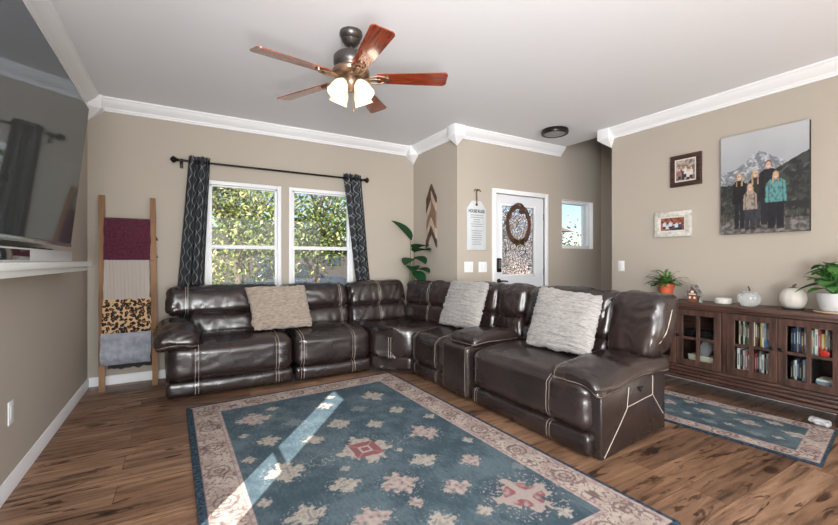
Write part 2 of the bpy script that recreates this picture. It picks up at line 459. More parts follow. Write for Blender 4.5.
baseb('return', (XJ, YE, 0), (0, 1, 0), (-1, 0, 0), YB - YE, 'white baseboard of the return wall')
baseb('right', (XR, YR, 0), (0, 1, 0), (-1, 0, 0), YEND - YR, 'white baseboard behind the long cabinet')
baseb('hall', (XH, 1.0, 0), (0, 1, 0), (-1, 0, 0), YE - 1.0, 'white baseboard of the entry hall wall')

# windows
def hung_window(idx, x0, x1, z0, z1, y, label, rail_z, sticker=False):
    w = thing('window_%d' % idx, label, 'window', ((x0 + x1) / 2, y, z0), kind='structure')
    f = 0.042
    b = B(); y0, y1 = y + 0.008, y + 0.085
    box(b, x0, x0 + f, y0, y1, z0, z1, 0.004); box(b, x1 - f, x1, y0, y1, z0, z1, 0.004)
    box(b, x0 + f, x1 - f, y0, y1, z1 - f, z1, 0.004); box(b, x0 + f, x1 - f, y0, y1, z0, z0 + f, 0.004)
    fr = obj('window_frame', b, M_vinyl, w)
    b = B(); s = 0.028; a0, a1 = x0 + f, x1 - f
    box(b, a0, a1, y + 0.03, y + 0.07, rail_z - 0.022, rail_z + 0.022, 0.004)
    for zz0, zz1, yy in ((z0 + f, rail_z - 0.02, y + 0.03), (rail_z + 0.02, z1 - f, y + 0.045)):
        box(b, a0, a0 + s, yy, yy + 0.03, zz0, zz1, 0.003); box(b, a1 - s, a1, yy, yy + 0.03, zz0, zz1, 0.003)
    box(b, a0, a1, y + 0.03, y + 0.06, z0 + f, z0 + f + s, 0.003); box(b, a0, a1, y + 0.045, y + 0.075, z1 - f - s * .6, z1 - f, 0.003)
    obj('sash', b, M_vinyl, w)
    for zz0, zz1, yy in ((z0 + f, rail_z, y + 0.044), (rail_z, z1 - f, y + 0.060)):
        b = B(); box(b, a0 + 0.005, a1 - 0.005, yy, yy + 0.004, zz0, zz1); obj('pane', b, M_glass, w, smooth=False)
    if sticker:
        b = B(); box(b, a0 + s + 0.01, a0 + s + 0.045, y + 0.053, y + 0.058, z1 - f - 0.065, z1 - f - 0.025, 0.002); obj('sensor', b, mat('black sensor', L(25, 25, 27), 0.5), w, label='small black sensor stuck to the glass')
    return w
hung_window(1, *W1, YB, 'left white hung window beside the left curtain', 1.345, True)
hung_window(2, *W2, YB, 'right white hung window beside the right curtain', 1.345)
# side window
w = thing('window_3', 'small square white window right of the front door', 'window', (4.865, YE, W3[2]), kind='structure')
b = B(); x0, x1, z0, z1 = W3; f = 0.045
for q in ((x0, x0 + f, z0, z1), (x1 - f, x1, z0, z1), (x0 + f, x1 - f, z1 - f, z1), (x0 + f, x1 - f, z0, z0 + f)): box(b, q[0], q[1], YE + 0.055, YE + 0.12, q[2], q[3], 0.004)
obj('window_frame', b, M_vinyl, w)
b = B(); 
for q in ((x0, x0 + 0.006, z0, z1), (x1 - 0.006, x1, z0, z1), (x0, x1, z1 - 0.006, z1), (x0, x1, z0, z0 + 0.006)): box(b, q[0], q[1], YE + 0.001, YE + 0.056, q[2], q[3])
obj('reveal', b, M_white, w)
b = B(); s = 0.03; a0, a1 = x0 + f, x1 - f
box(b, a1 - s - 0.06, a1 - 0.06, YE + 0.07, YE + 0.10, z0 + f, z1 - f, 0.003); obj('sash', b, M_vinyl, w); b = B(); box(b, a0, a0 + s * .6, YE + 0.07, YE + 0.10, z0 + f, z1 - f, 0.003)
obj('sash', b, M_vinyl, w)
b = B(); box(b, a0, a1, YE + 0.082, YE + 0.086, z0 + f, z1 - f); obj('pane', b, M_glass, w, smooth=False)
# unseen narrow window, added to let the stripe of sun in
w = thing('window_4', 'unseen tall narrow window added in the left wall for the stripe of sun', 'window', (-0.84, 0.7, W4[2]), kind='structure')
b = B(); box(b, -0.85, -0.83, W4[0], W4[1], 1.415, 1.445); obj('sash', b, M_vinyl, w); b = B(); box(b, -0.85, -0.83, W4[0], W4[1], W4[2], W4[2] + 0.03); obj('sash', b, M_vinyl, w)  # added bars; the middle one breaks the sun stripe

# front door
d = thing('door_1', 'white front door with textured glass, wreath and dark keypad lock', 'door', (3.77, YE, 0), kind='structure')
b = B(); x0, x1 = D1[0], D1[1]; cz = D1[3]; cw = 0.055
box(b, x0, x0 + cw, YE - 0.018, YE + 0.02, 0, cz, 0.004); box(b, x1 - cw, x1, YE - 0.018, YE + 0.02, 0, cz, 0.004); box(b, x0 + cw, x1 - cw, YE - 0.018, YE + 0.02, cz - cw, cz, 0.004)
box(b, x0 + cw - 0.012, x0 + cw, YE, YE + 0.13, 0, cz - cw); box(b, x1 - cw, x1 - cw + 0.012, YE, YE + 0.13, 0, cz - cw); box(b, x0 + cw - 0.012, x1 - cw + 0.012, YE, YE + 0.13, cz - cw, cz - cw + 0.012)
box(b, x0, x0 + cw, YE + 0.02, YE + 0.14, 0, cz); box(b, x1 - cw, x1, YE + 0.02, YE + 0.14, 0, cz); box(b, x0, x1, YE + 0.02, YE + 0.14, cz - cw, cz)
obj('casing', b, M_white, d)
dx0, dx1, dz1 = x0 + cw + 0.004, x1 - cw - 0.004, cz - cw - 0.004
G = (3.462, 4.02, 1.02, 1.885)
b = B(); dy0, dy1 = YE + 0.022, YE + 0.064
box(b, dx0, G[0], dy0, dy1, 0.01, dz1); box(b, G[1], dx1, dy0, dy1, 0.01, dz1); box(b, G[0], G[1], dy0, dy1, 0.01, G[2]); box(b, G[0], G[1], dy0, dy1, G[3], dz1)
obj('slab', b, mat('door paint', L(222, 225, 230), 0.4), d, smooth=False)
b = B(); m_ = 0.022
for q in ((G[0] - m_, G[0], G[2] - m_, G[3] + m_), (G[1], G[1] + m_, G[2] - m_, G[3] + m_), (G[0], G[1], G[3], G[3] + m_), (G[0], G[1], G[2] - m_, G[2])): box(b, q[0], q[1], dy0 - 0.010, dy0 + 0.004, q[2], q[3], 0.004)
for zz in ((0.16, 0.86),):
    for q in ((3.45, 3.47, zz[0], zz[1]), (4.01, 4.03, zz[0], zz[1]), (3.45, 4.03, zz[1] - .02, zz[1]), (3.45, 4.03, zz[0], zz[0] + .02)): box(b, q[0], q[1], dy0 - 0.008, dy0 + 0.004, q[2], q[3], 0.003)
obj('moulding', b, M_white, d)
def tex_glass():
    m, n, l, p = new_mat('hammered door glass')
    tc = n.new('ShaderNodeTexCoord')
    v = n.new('ShaderNodeTexVoronoi'); v.inputs['Scale'].default_value = 26; l.new(tc.outputs['Object'], v.inputs[0])
    bp = n.new('ShaderNodeBump'); bp.inputs['Strength'].default_value = 0.9; bp.inputs['Distance'].default_value = 0.02
    l.new(v.outputs['Distance'], bp.inputs['Height']); l.new(bp.outputs[0], p.inputs['Normal'])
    p.inputs['Transmission Weight'].default_value = 1.0; p.inputs['Roughness'].default_value = 0.03; p.inputs['IOR'].default_value = 1.45
    p.inputs['Base Color'].default_value = (0.98, 0.98, 0.98, 1)
    return m
b = B(); box(b, G[0], G[1], dy0 + 0.018, dy0 + 0.026, G[2], G[3]); obj('glass_panel', b, tex_glass(), d, smooth=False)
M_bronze = mat('dark bronze hardware', L(48, 43, 40), 0.35, 0.8)
b = B(); box(b, 3.375, 3.437, dy0 - 0.028, dy0, 1.05, 1.225, 0.008)
lk = obj('keypad_lock', b, M_bronze, d)
for r_ in range(4):
    for c_ in range(2): b = B(); box(b, 3.390 + c_ * 0.019, 3.403 + c_ * 0.019, dy0 - 0.031, dy0 - 0.026, 1.10 + r_ * 0.028, 1.12 + r_ * 0.028, 0.002); obj('button', b, mat('grey lock buttons', L(120, 122, 125), 0.4), lk)
b = B(); lathe(b, [(0.03, 0), (0.03, 0.008), (0.012, 0.012), (0.012, 0.045), (0.0, 0.046)], (3.41, dy0, 0.94), 18, Matrix.Rotation(PI / 2, 4, 'X')); tube(b, [(3.41, dy0 - 0.045, 0.94), (3.45, dy0 - 0.047, 0.942), (3.52, dy0 - 0.045, 0.936)], 0.009, 8)
obj('handle', b, M_bronze, d)
for zz in (1.78, 1.05, 0.3):
    b = B(); box(b, dx1 - 0.004, dx1 + 0.008, dy0 - 0.006, dy0 + 0.004, zz - 0.045, zz + 0.045, 0.002); obj('hinge', b, mat('satin nickel', L(170, 170, 172), 0.35, 0.9), d)

# ------------------------------------------------------------------ outside: ground, houses, trees
b = B(); box(b, -30, 60, 5.1, 60, -0.5, -0.35); box(b, 5.6, 60, -10, 5.1, -0.5, -0.35)
struct('ground', b, mat('dry pale lawn', L(104, 92, 86), 0.95, var=(0.6, L(78, 80, 60))), 'pale dry ground outside the windows', 'ground')
b = B(); box(b, -30, 60, 15, 21, -0.35, -0.33); struct('street', b, mat('grey asphalt', L(92, 88, 90), 0.9), 'grey street outside the windows', 'street')
def house(x, y, wx, wy, hz, roofh, wallc, roofc, label):
    t = thing('house', label, 'house', (x, y, -0.34))
    b = B(); box(b, x - wx / 2, x + wx / 2, y - wy / 2, y + wy / 2, -0.34, hz); obj('wall', b, mat('stucco ' + label[:12], wallc, 0.9), t, smooth=False)
    b = B(); e = 0.5
    p = [(x - wx / 2 - e, y - wy / 2 - e, hz), (x + wx / 2 + e, y - wy / 2 - e, hz), (x + wx / 2 + e, y + wy / 2 + e, hz), (x - wx / 2 - e, y + wy / 2 + e, hz), (x - wx / 2 + 1.5, y, hz + roofh), (x + wx / 2 - 1.5, y, hz + roofh)]
    v = [b.verts.new(q) for q in p]
    for q in ((0, 1, 5, 4), (1, 2, 5), (2, 3, 4, 5), (3, 0, 4), (3, 2, 1, 0)): b.faces.new([v[i] for i in q])
    obj('roof', b, mat('roof ' + label[:12], roofc, 0.9), t, smooth=False)
    for k in range(3):
        b = B(); xx = x - wx / 3 + k * wx / 3; box(b, xx - 0.6, xx + 0.6, y - wy / 2 - 0.06, y - wy / 2 + 0.02, 0.9, 2.0); obj('window', b, mat('dark house glass', L(60, 66, 74), 0.15), t, smooth=False)
house(4.5, 31, 13, 8, 1.9, 1.6, L(70, 64, 62), L(58, 52, 52), 'grey house across the street with a low hipped roof')
house(13.6, 15.6, 4.4, 4, 2.6, 1.2, L(186, 164, 154), L(110, 88, 80), 'pinkish stucco house seen through the front door glass')
house(18, 35, 12, 8, 1.8, 1.6, L(92, 82, 76), L(62, 48, 46), 'beige house across the street seen through the right window')
t = thing('parked_car', 'dark car parked across the street seen under the tree', 'car', (3.6, 16.2, -0.33))
b = B(); cushion(b, 1.5, 5.7, 15.4, 17.0, -0.08, 0.55, 0.16, (20, 8, 8), amp=0); obj('body', b, mat('dark car paint', L(58, 62, 70), 0.25), t)
b = B(); prism(b, [(2.2, 0.5), (4.9, 0.5), (4.3, 1.05), (2.8, 1.05)], 15.5, 16.9, 0.05, M=Matrix(((1, 0, 0, 0), (0, 0, 1, 0), (0, 1, 0, 0), (0, 0, 0, 1)))); obj('cabin', b, mat('dark car glass', L(40, 44, 50), 0.1), t)
for xx in (2.3, 4.9):
    for yy in (15.45, 16.85):
        b = B(); lathe(b, [(0, -0.1), (0.3, -0.1), (0.32, -0.06), (0.32, 0.06), (0.3, 0.1), (0, 0.1)], (xx, yy, -0.01), 20, Matrix.Rotation(PI / 2, 4, 'X')); obj('wheel', b, mat('tyre', L(30, 30, 30), 0.8), t)

def leaf_mat(name, c1, c2, c3):
    m, n, l, p = new_mat(name)
    g = n.new('ShaderNodeNewGeometry'); r = n.new('ShaderNodeValToRGB'); e = r.color_ramp.elements
    e[0].color = c1; e[1].color = c3; x = e.new(0.5); x.color = c2
    l.new(g.outputs['Random Per Island'], r.inputs[0]); l.new(r.outputs[0], p.inputs['Base Color'])
    p.inputs['Roughness'].default_value = 0.5; p.inputs['Specular IOR Level'].default_value = 0.3
    tr = n.new('ShaderNodeBsdfTranslucent'); l.new(r.outputs[0], tr.inputs[0])
    mx = n.new('ShaderNodeMixShader'); mx.inputs[0].default_value = 0.35
    l.new(p.outputs[0], mx.inputs[1]); l.new(tr.outputs[0], mx.inputs[2]); l.new(mx.outputs[0], n['Material Output'].inputs[0])
    return m
M_leafA = leaf_mat('autumn leaves', L(92, 116, 52), L(140, 152, 80), L(206, 196, 150))
M_leafB = leaf_mat('green leaves', L(70, 100, 50), L(118, 136, 70), L(176, 168, 120))
M_leafC = leaf_mat('pale blossom leaves', L(150, 146, 142), L(110, 110, 96), L(84, 78, 72))
M_bark = mat('bark', L(96, 84, 76), 0.9, bump=(12, 0.5, 0.02))
def tree(x, y, z0, h, crown, nleaf, lm, label, seed, size=0.13, blobs=None):
    rnd = random.Random(seed)
    t = thing('leafy_tree', label, 'tree', (x, y, z0), group=None)
    b = B(); tips = []
    tube(b, [(x, y, z0), (x + 0.03, y, z0 + h * .25), (x - 0.04, y + .02, z0 + h * .5), (x, y, z0 + h * .8)], [0.10, 0.085, 0.06, 0.025], 8)
    cx, cy, cz, rx, ry, rz = crown
    for k in range(26):
        a = rnd.uniform(0, 2 * PI); zz = z0 + h * rnd.uniform(.22, .7)
        e = Vector((cx + rx * math.cos(a) * rnd.uniform(.4, .95), cy + ry * math.sin(a) * rnd.uniform(.4, .95), cz + rz * rnd.uniform(-.8, .8)))
        s = Vector((x, y, zz)); mid = s.lerp(e, .5) + Vector((rnd.uniform(-.1, .1), rnd.uniform(-.1, .1), rnd.uniform(-.05, .15)))
        tube(b, [s, mid, e], [0.035, 0.022, 0.008], 6); tips.append(e); tips.append(mid)
    obj('trunk', b, M_bark, t)
    b = B()
    for k in range(nleaf):
        c = rnd.choice(tips)
        sp = 0.34
        p = c + Vector((rnd.gauss(0, sp), rnd.gauss(0, sp), rnd.gauss(0, sp * .9)))
        if p.y < 5.3 and p.x < 5.6: continue
        dd = Vector((rnd.uniform(-1, 1), rnd.uniform(-1, 1), rnd.uniform(-.9, .5)))
        sz = size * rnd.uniform(.6, 1.25)
        leaf(b, p, dd, sz, sz * .62, 0.2, 0.12, up=(rnd.uniform(-1, 1), rnd.uniform(-1, 1), 1), n=2)
    obj('foliage', b, lm, t, smooth=False)
    return t
tree(1.0, 9.2, -0.35, 4.4, (0.95, 9.2, 2.25, 1.5, 1.2, 1.9), 7500, M_leafA, 'yellow-green tree outside the left window', 3, 0.09)
tree(2.75, 9.6, -0.35, 4.2, (2.95, 9.6, 2.6, 1.35, 1.2, 1.6), 5600, M_leafB, 'green tree with a bare forked trunk outside the right window', 8, 0.09)
tree(8.35, 7.2, -0.35, 2.2, (8.3, 7.2, 1.35, 0.75, 0.7, 0.65), 900, M_leafC, 'pale sparse small tree outside the square side window', 5, 0.09)
tree(5.9, 7.6, -0.35, 2.8, (5.9, 7.6, 1.3, 0.9, 0.8, 1.2), 1700, M_leafA, 'small autumn tree outside behind the front door glass', 6, 0.11)

# ------------------------------------------------------------------ sectional sofa
def leather(name, stitches=(), dark=1.0):
    """dark brown leather; stitches (axis, position) in the cushion's own frame"""
    m, n, l, p = new_mat(name)
    tc = n.new('ShaderNodeTexCoord')
    nz = n.new('ShaderNodeTexNoise'); nz.inputs['Scale'].default_value = 2.2; nz.inputs['Detail'].default_value = 3; l.new(tc.outputs['Object'], nz.inputs[0])
    r = n.new('ShaderNodeValToRGB'); r.color_ramp.elements[0].position = .35; r.color_ramp.elements[1].position = .7
    r.color_ramp.elements[0].color = L(34, 27, 26); r.color_ramp.elements[1].color = L(50, 38, 35)
    l.new(nz.outputs[0], r.inputs[0]); col = r.outputs[0]
    p.inputs['Roughness'].default_value = 0.30; p.inputs['Specular IOR Level'].default_value = 0.85
    rr = n.new('ShaderNodeMapRange'); rr.inputs[3].default_value = 0.20; rr.inputs[4].default_value = 0.34; l.new(nz.outputs[0], rr.inputs[0]); l.new(rr.outputs[0], p.inputs['Roughness'])
    gr = n.new('ShaderNodeTexNoise'); gr.inputs['Scale'].default_value = 130; gr.inputs['Detail'].default_value = 2; l.new(tc.outputs['Object'], gr.inputs[0])
    wv = n.new('ShaderNodeTexNoise'); wv.inputs['Scale'].default_value = 9; wv.inputs['Detail'].default_value = 4; wv.inputs['Distortion'].default_value = 0.8; l.new(tc.outputs['Object'], wv.inputs[0])
    b1 = n.new('ShaderNodeBump'); b1.inputs['Strength'].default_value = 0.2; b1.inputs['Distance'].default_value = 0.012; l.new(wv.outputs[0], b1.inputs['Height'])
    b2 = n.new('ShaderNodeBump'); b2.inputs['Strength'].default_value = 0.12; b2.inputs['Distance'].default_value = 0.001; l.new(gr.outputs[0], b2.inputs['Height']); l.new(b1.outputs[0], b2.inputs['Normal'])
    l.new(b2.outputs[0], p.inputs['Normal'])
    if stitches:
        at = n.new('ShaderNodeAttribute'); at.attribute_name = 'lp'
        sp = n.new('ShaderNodeSeparateXYZ'); l.new(at.outputs['Vector'], sp.inputs[0]); acc = None
        for ax, pos in stitches:
            s = n.new('ShaderNodeMath'); s.operation = 'COMPARE'; s.inputs[1].default_value = pos; s.inputs[2].default_value = 0.0024
            l.new(sp.outputs[ax], s.inputs[0])
            if acc is None: acc = s.outputs[0]
            else:
                mx = n.new('ShaderNodeMath'); mx.operation = 'MAXIMUM'; l.new(acc, mx.inputs[0]); l.new(s.outputs[0], mx.inputs[1]); acc = mx.outputs[0]
        mc = n.new('ShaderNodeMix'); mc.data_type = 'RGBA'; l.new(acc, mc.inputs[0]); l.new(col, mc.inputs[6]); mc.inputs[7].default_value = L(158, 146, 136); col = mc.outputs[2]
    l.new(col, p.inputs['Base Color'])
    return m
LE = leather('brown leather')
M_stitch = mat('pale stitching', L(178, 166, 154), 0.7)
M_black = mat('black underside', L(18, 17, 17), 0.8)
sofa = thing('sectional_sofa', 'large dark brown leather reclining sectional with pale stitching and a padded console', 'sofa', (1.0, 4.3, 0.0))
ln = [0]
def le(*st):
    if not st: return LE
    ln[0] += 1; return leather('stitched leather %d' % ln[0], st)
TW = Matrix.Translation((0, 4.05, 0))                                         # window side: x along, front = -y
TR = Matrix.Translation((2.1, 3.75, 0)) @ Matrix.Rotation(-PI / 2, 4, 'Z')      # right side
def front_roll(y0, zt):
    def f(p):
        # round the front edge of the seat downwards
        return p
    return f
def seat(T, x0, x1, seams, seed, depth=0.60, x1s=None, label=None):
    """seat with its rolled front; seams are x positions of the double stitch"""
    c = (x0 + x1) / 2
    b = B(); pin = [(0, s - c, 0.010, 0.018) for s in seams]
    def dfm(p):
        t = sst(0.32, -0.03, p.y); q = p.copy()
        q.z -= 0.035 * t * sst(.3, .5, p.z); q.y += 0.012 * math.sin((p.z - .15) * 9); return q
    cushion(b, x0 + .004, x1 - .004, -0.03, depth, 0.138, 0.487, 0.085, (44, 26, 18), (0.0, 0.018, 0.018), 0.008, 3.5, seed, 0.004, 9, (0.6, .6, 1.6), pin, T, dfm)
    st = []
    for s in seams: st += [(0, s - c - .013), (0, s - c + .013)]
    return obj('seat', b, le(*st), sofa)
def kick(T, x0, x1, seams, seed):
    c = (x0 + x1) / 2; b = B()
    cushion(b, x0 + .004, x1 - .004, -0.018, 0.12, 0.012, 0.150, 0.035, (40, 8, 10), (0, 0.014, 0), 0.006, 5, seed, 0.004, 12, (1, 1, 1), [(0, s - c, .008, .018) for s in seams], T)
    st = []
    for s in seams: st += [(0, s - c - .013), (0, s - c + .013)]
    return obj('footrest', b, le(*st), sofa)
def backrest(T, x0, x1, seams, seed, y=0.46, ztop=0.94, zmid=0.665, zlo=0.45, lean=0.10, rwide=0.07, lumb=None, th=0.24):
    """padded back: headrest bolster over a lumbar roll"""
    c = (x0 + x1) / 2
    st = []
    for s in seams: st += [(0, s - c - .010), (0, s - c + .010)]
    pin = [(0, s - c, .007, .028) for s in seams]
    def shear(p): return Vector((p.x, p.y + lean * (p.z - 0.45) / 0.5, p.z))
    b = B(); cushion(b, x0 + .003, x1 - .003, y - .01, y + th, zmid - 0.005, ztop, rwide, (40, 12, 22), (0.004, 0.03, 0.014), 0.014, 5.0, seed, 0.013, 6.5, (1.3, .6, .8), pin, T, shear)
    o1 = obj('backrest', b, le(*st), sofa)
    l0, l1 = lumb or (x0, x1); c2 = (l0 + l1) / 2
    st2 = []
    for s in seams:
        if l0 < s < l1: st2 += [(0, s - c2 - .010), (0, s - c2 + .010)]
    b = B(); cushion(b, l0 + .003, l1 - .003, y - .012, y + th - .02, zlo, zmid + 0.012, 0.06, (36, 10, 16), (0.004, 0.022, 0.0), 0.012, 5.0, seed + 5, 0.010, 8, (1.4, .6, .7), [(0, s - c2, .006, .028) for s in seams], T, shear)
    o2 = obj('lumbar_cushion', b, le(*st2), sofa)
    return o1
# --- window side
seat(TW, -0.125, 0.947, (0.113, 0.79), 1); kick(TW, -0.125, 0.947, (0.113, 0.79), 1)
seat(TW, 0.950, 1.764, (1.03, 1.56), 2); kick(TW, 0.950, 1.764, (1.03, 1.56), 2)
backrest(TW, -0.14, 0.93, (0.04,), 3, ztop=0.935, lumb=(0.05, 0.93))
backrest(TW, 0.935, 1.70, (1.60,), 4, ztop=0.925)
b = B(); cushion(b, -0.125, 0.11, 0.08, 0.70, 0.10, 0.50, 0.05, (14, 26, 16), (0.012, 0.012, 0), 0.006, 5, 7, 0.004, 9, (1, 1, 1), [(0, .12, .01, .02)], TW); obj('arm', b, le((0, .112),), sofa)
def arm_drop(p):
    t = sst(0.25, -0.07, p.y); q = p.copy(); q.z -= 0.06 * t; u = (p.x + 0.045) / 0.19
    q.z -= 0.045 * max(0, -u) ** 2 + 0.03 * max(0, u) ** 2; return q
b = B(); cushion(b, -0.215, 0.135, -0.055, 0.60, 0.475, 0.635, 0.078, (26, 34, 16), (0.01, 0.0, 0.02), 0.016, 5.5, 9, 0.012, 7, (.8, 1.2, 1), [(2, -.03, .006, .012)], TW, arm_drop)
obj('arm_pad', b, le((2, -.03)), sofa)
# --- corner wedge
def XY(pts): return pts
b = B(); prism(b, [(1.768, 4.02), (1.86, 3.965), (1.965, 3.86), (2.065, 3.752), (2.66, 3.752), (2.70, 4.20), (2.44, 4.66), (1.768, 4.66)], 0.155, 0.478, 0.075, segs=5)
bmesh.ops.subdivide_edges(b, edges=[e for e in b.edges if e.calc_length() > .12], cuts=5, use_grid_fill=True)
bmesh.ops.triangulate(b, faces=[f for f in b.faces if len(f.verts) > 4])
for v in b.verts: v.co += Vector((noise.noise(v.co * 7), noise.noise(v.co * 7 + Vector((4, 0, 0))), noise.noise(v.co * 6 + Vector((0, 4, 0))))) * 0.010
ws = obj('seat', b, LE, sofa, smooth=60)
b = B()
for s0 in (-.012, .012):
    q0 = Vector((1.925, 3.875, 0)); dv = Vector((.72, -.70, 0)) * s0
    tube(b, [(q0 + dv + Vector((-.045 + .0, -.042, z)))for z in (0.17, 0.28, 0.39)] , 0.0022, 5)
obj('stitching', b, M_stitch, ws)
b = B(); prism(b, [(1.768, 4.03), (1.87, 3.975), (1.975, 3.87), (2.075, 3.752), (2.4, 3.752), (2.4, 4.3), (1.768, 4.3)], 0.03, 0.165, 0.03); obj('footrest', b, LE, sofa)
backrest(TW, 1.70, 2.47, (2.09,), 11, y=0.44, ztop=0.945, lean=0.11, th=0.20)
ang = math.atan2(3.74 - 4.52, 2.645 - 2.435)
TB = Matrix.Translation((2.435, 4.52, 0)) @ Matrix.Rotation(ang, 4, 'Z')
backrest(TB, 0.0, 0.80, (0.42,), 12, y=-0.02, ztop=0.945, lean=0.035, th=0.10)
# --- right side (x runs toward the camera)
seat(TR, 0.0, 0.630, (0.10, 0.50), 21); kick(TR, 0.0, 0.630, (0.10, 0.50), 21)
seat(TR, 1.025, 2.17, (1.10, 1.87), 22, depth=0.60); kick(TR, 1.025, 2.18, (1.10, 1.87), 22)
backrest(TR, 0.015, 0.625, (0.30,), 23, y=0.55, ztop=0.955, lean=0.08)
backrest(TR, 0.635, 1.01, (), 24, y=0.56, ztop=0.955, lean=0.08)
backrest(TR, 1.02, 1.895, (), 25, y=0.54, ztop=0.960, lean=0.11, lumb=(1.02, 1.88), zmid=0.61)
b = B(); cushion(b, 1.872, 2.252, 0.528, 0.78, 0.53, 0.965, 0.062, (26, 16, 30), (0.004, 0.022, 0.006), 0.012, 4.5, 31, 0.008, 6, M=TR, deform=lambda p: Vector((p.x - .05 * sst(.75, .5, p.z) * sst(1.95, 2.25, p.x), p.y + .11 * (p.z - .45) / .5, p.z))); obj('back_wing', b, le((0, -.165)), sofa)
b = B(); tube(b, [TR @ Vector(q) for q in ((2.10, .57, .60), (2.19, .60, .62), (2.235, .63, .65), (2.252, .67, .71), (2.254, .715, .80), (2.250, .742, .86), (2.236, .752, .91), (2.21, .755, .945))], 0.004, 8)
obj('piping', b, M_stitch, sofa, label='pale piping on the end of the back')
# console
b = B(); cushion(b, 0.638, 1.018, -0.045, 0.60, 0.03, 0.462, 0.03, (18, 22, 18), (0, 0.004, 0.0), 0.004, 5, 41, 0.003, 9, M=TR); con = obj('console', b, le((0, -.165), (0, .165)), sofa)
def lidf(p):
    t = sst(.2, .0, p.y); return Vector((p.x, p.y, p.z - 0.02 * t))
b = B(); cushion(b, 0.665, 1.03, 0.02, 0.56, 0.462, 0.565, 0.05, (20, 26, 10), (0.006, 0.0, 0.016), 0.010, 6, 43, 0.006, 9, M=TR, deform=lidf); obj('console_lid', b, le((2, -.02)), con)
# right arm
def armf(p):
    t = sst(0.45, -0.02, p.y); q = p.copy()
    q.z -= 0.045 * t
    u = (p.x - 2.06) / 0.17; q.z -= 0.035 * max(0, u) ** 2 * (0.6 + t); return q
b = B(); cushion(b, 1.865, 2.232, -0.01, 0.775, 0.452, 0.555, 0.045, (24, 40, 12), (0.008, 0.006, 0.016), 0.012, 5.5, 33, 0.007, 7, (.8, 1.3, 1), [(2, -.022, .005, .008)], TR, armf)
ap = obj('arm_pad', b, le((2, -.022), (0, -.135)), sofa)
b = B()
pl = [(2.225, 0.035), (2.225, 0.77), (1.93, 0.77), (1.93, 0.035)]
def skew(p): return Vector((p.x - 0.03 * sst(0.1, 0.8, p.y) , p.y, p.z))
tb = B(); prism(tb, pl, 0.0, 0.475, 0.018)
for v in tb.verts:
    v.co = skew(v.co)
    v.co.z = max(v.co.z, 0.008 + 0.05 * sst(0.1, 0.9, v.co.y)) if v.co.z < 0.1 else v.co.z - 0.055 * sst(.45, 0, v.co.y)
merge(b, tb, TR); am = obj('arm', b, LE, sofa)
b = B()
xs = lambda y: 2.225 - 0.03 * sst(0.1, 0.8, y) + 0.002
for path in ([(0.06, 0.02), (0.29, 0.27), (0.31, 0.40)], [(0.29, 0.28), (0.60, 0.305)], [(0.60, 0.305), (0.60, 0.43)], [(0.60, 0.305), (0.735, 0.15)]):
    pts = []
    for (y0, z0), (y1, z1) in zip(path[:-1], path[1:]):
        for k in range(7):
            t = k / 6; y = y0 + (y1 - y0) * t; pts.append(TR @ Vector((xs(y), y, z0 + (z1 - z0) * t)))
    tube(b, pts, 0.0028, 5)
obj('stitching', b, M_stitch, am)
b = B(); prism(b, [(0.0, 0.0), (0.05, 0.0), (0.025, -0.035)], 0, 0.008, 0.003, M=TR @ Matrix.Translation((xs(.42) - .002, 0.42, 0.385)) @ Matrix(((0, 0, 1, 0), (1, 0, 0, 0), (0, 1, 0, 0), (0, 0, 0, 1))))
obj('recline_lever', b, M_black, am, label='black triangular recliner pull')
# backs and undersides
b = B(); prism(b, [(-0.12, 4.64), (1.70, 4.64), (2.36, 4.60), (2.36, 4.74), (-0.12, 4.78)], 0.05, 0.60, 0.03); obj('back_panel', b, LE, sofa)
b = B(); prism(b, [(2.80, 3.74), (3.0, 3.74), (3.0, 1.68), (2.84, 1.62)], 0.08, 0.62, 0.03); obj('back_panel', b, LE, sofa)
b = B(); prism(b, [(-0.10, 4.10), (1.75, 4.10), (2.17, 3.80), (2.17, 1.66), (2.9, 1.68), (2.9, 3.72), (2.62, 4.25), (2.40, 4.6), (-0.10, 4.75)], 0.0, 0.07); obj('base', b, M_black, sofa, smooth=False)

# pillows
def fur(name, c1, c2):
    m, n, l, p = new_mat(name)
    at = n.new('ShaderNodeAttribute'); at.attribute_name = 'lp'
    mp = n.new('ShaderNodeMapping'); mp.inputs['Scale'].default_value = (3.5, 22, 1); l.new(at.outputs['Vector'], mp.inputs[0])
    t = n.new('ShaderNodeTexNoise'); t.inputs['Scale'].default_value = 2.0; t.inputs['Detail'].default_value = 5; t.inputs['Distortion'].default_value = 0.5; l.new(mp.outputs[0], t.inputs[0])
    r = n.new('ShaderNodeValToRGB'); r.color_ramp.elements[0].position = .38; r.color_ramp.elements[1].position = .6; r.color_ramp.elements[0].color = c1; r.color_ramp.elements[1].color = c2
    l.new(t.outputs[0], r.inputs[0]); l.new(r.outputs[0], p.inputs['Base Color'])
    b = n.new('ShaderNodeBump'); b.inputs['Strength'].default_value = 0.7; b.inputs['Distance'].default_value = 0.012; l.new(t.outputs[0], b.inputs['Height']); l.new(b.outputs[0], p.inputs['Normal'])
    p.inputs['Roughness'].default_value = 0.95; p.inputs['Sheen Weight'].default_value = 0.3; p.inputs['Specular IOR Level'].default_value = 0.1
    return m
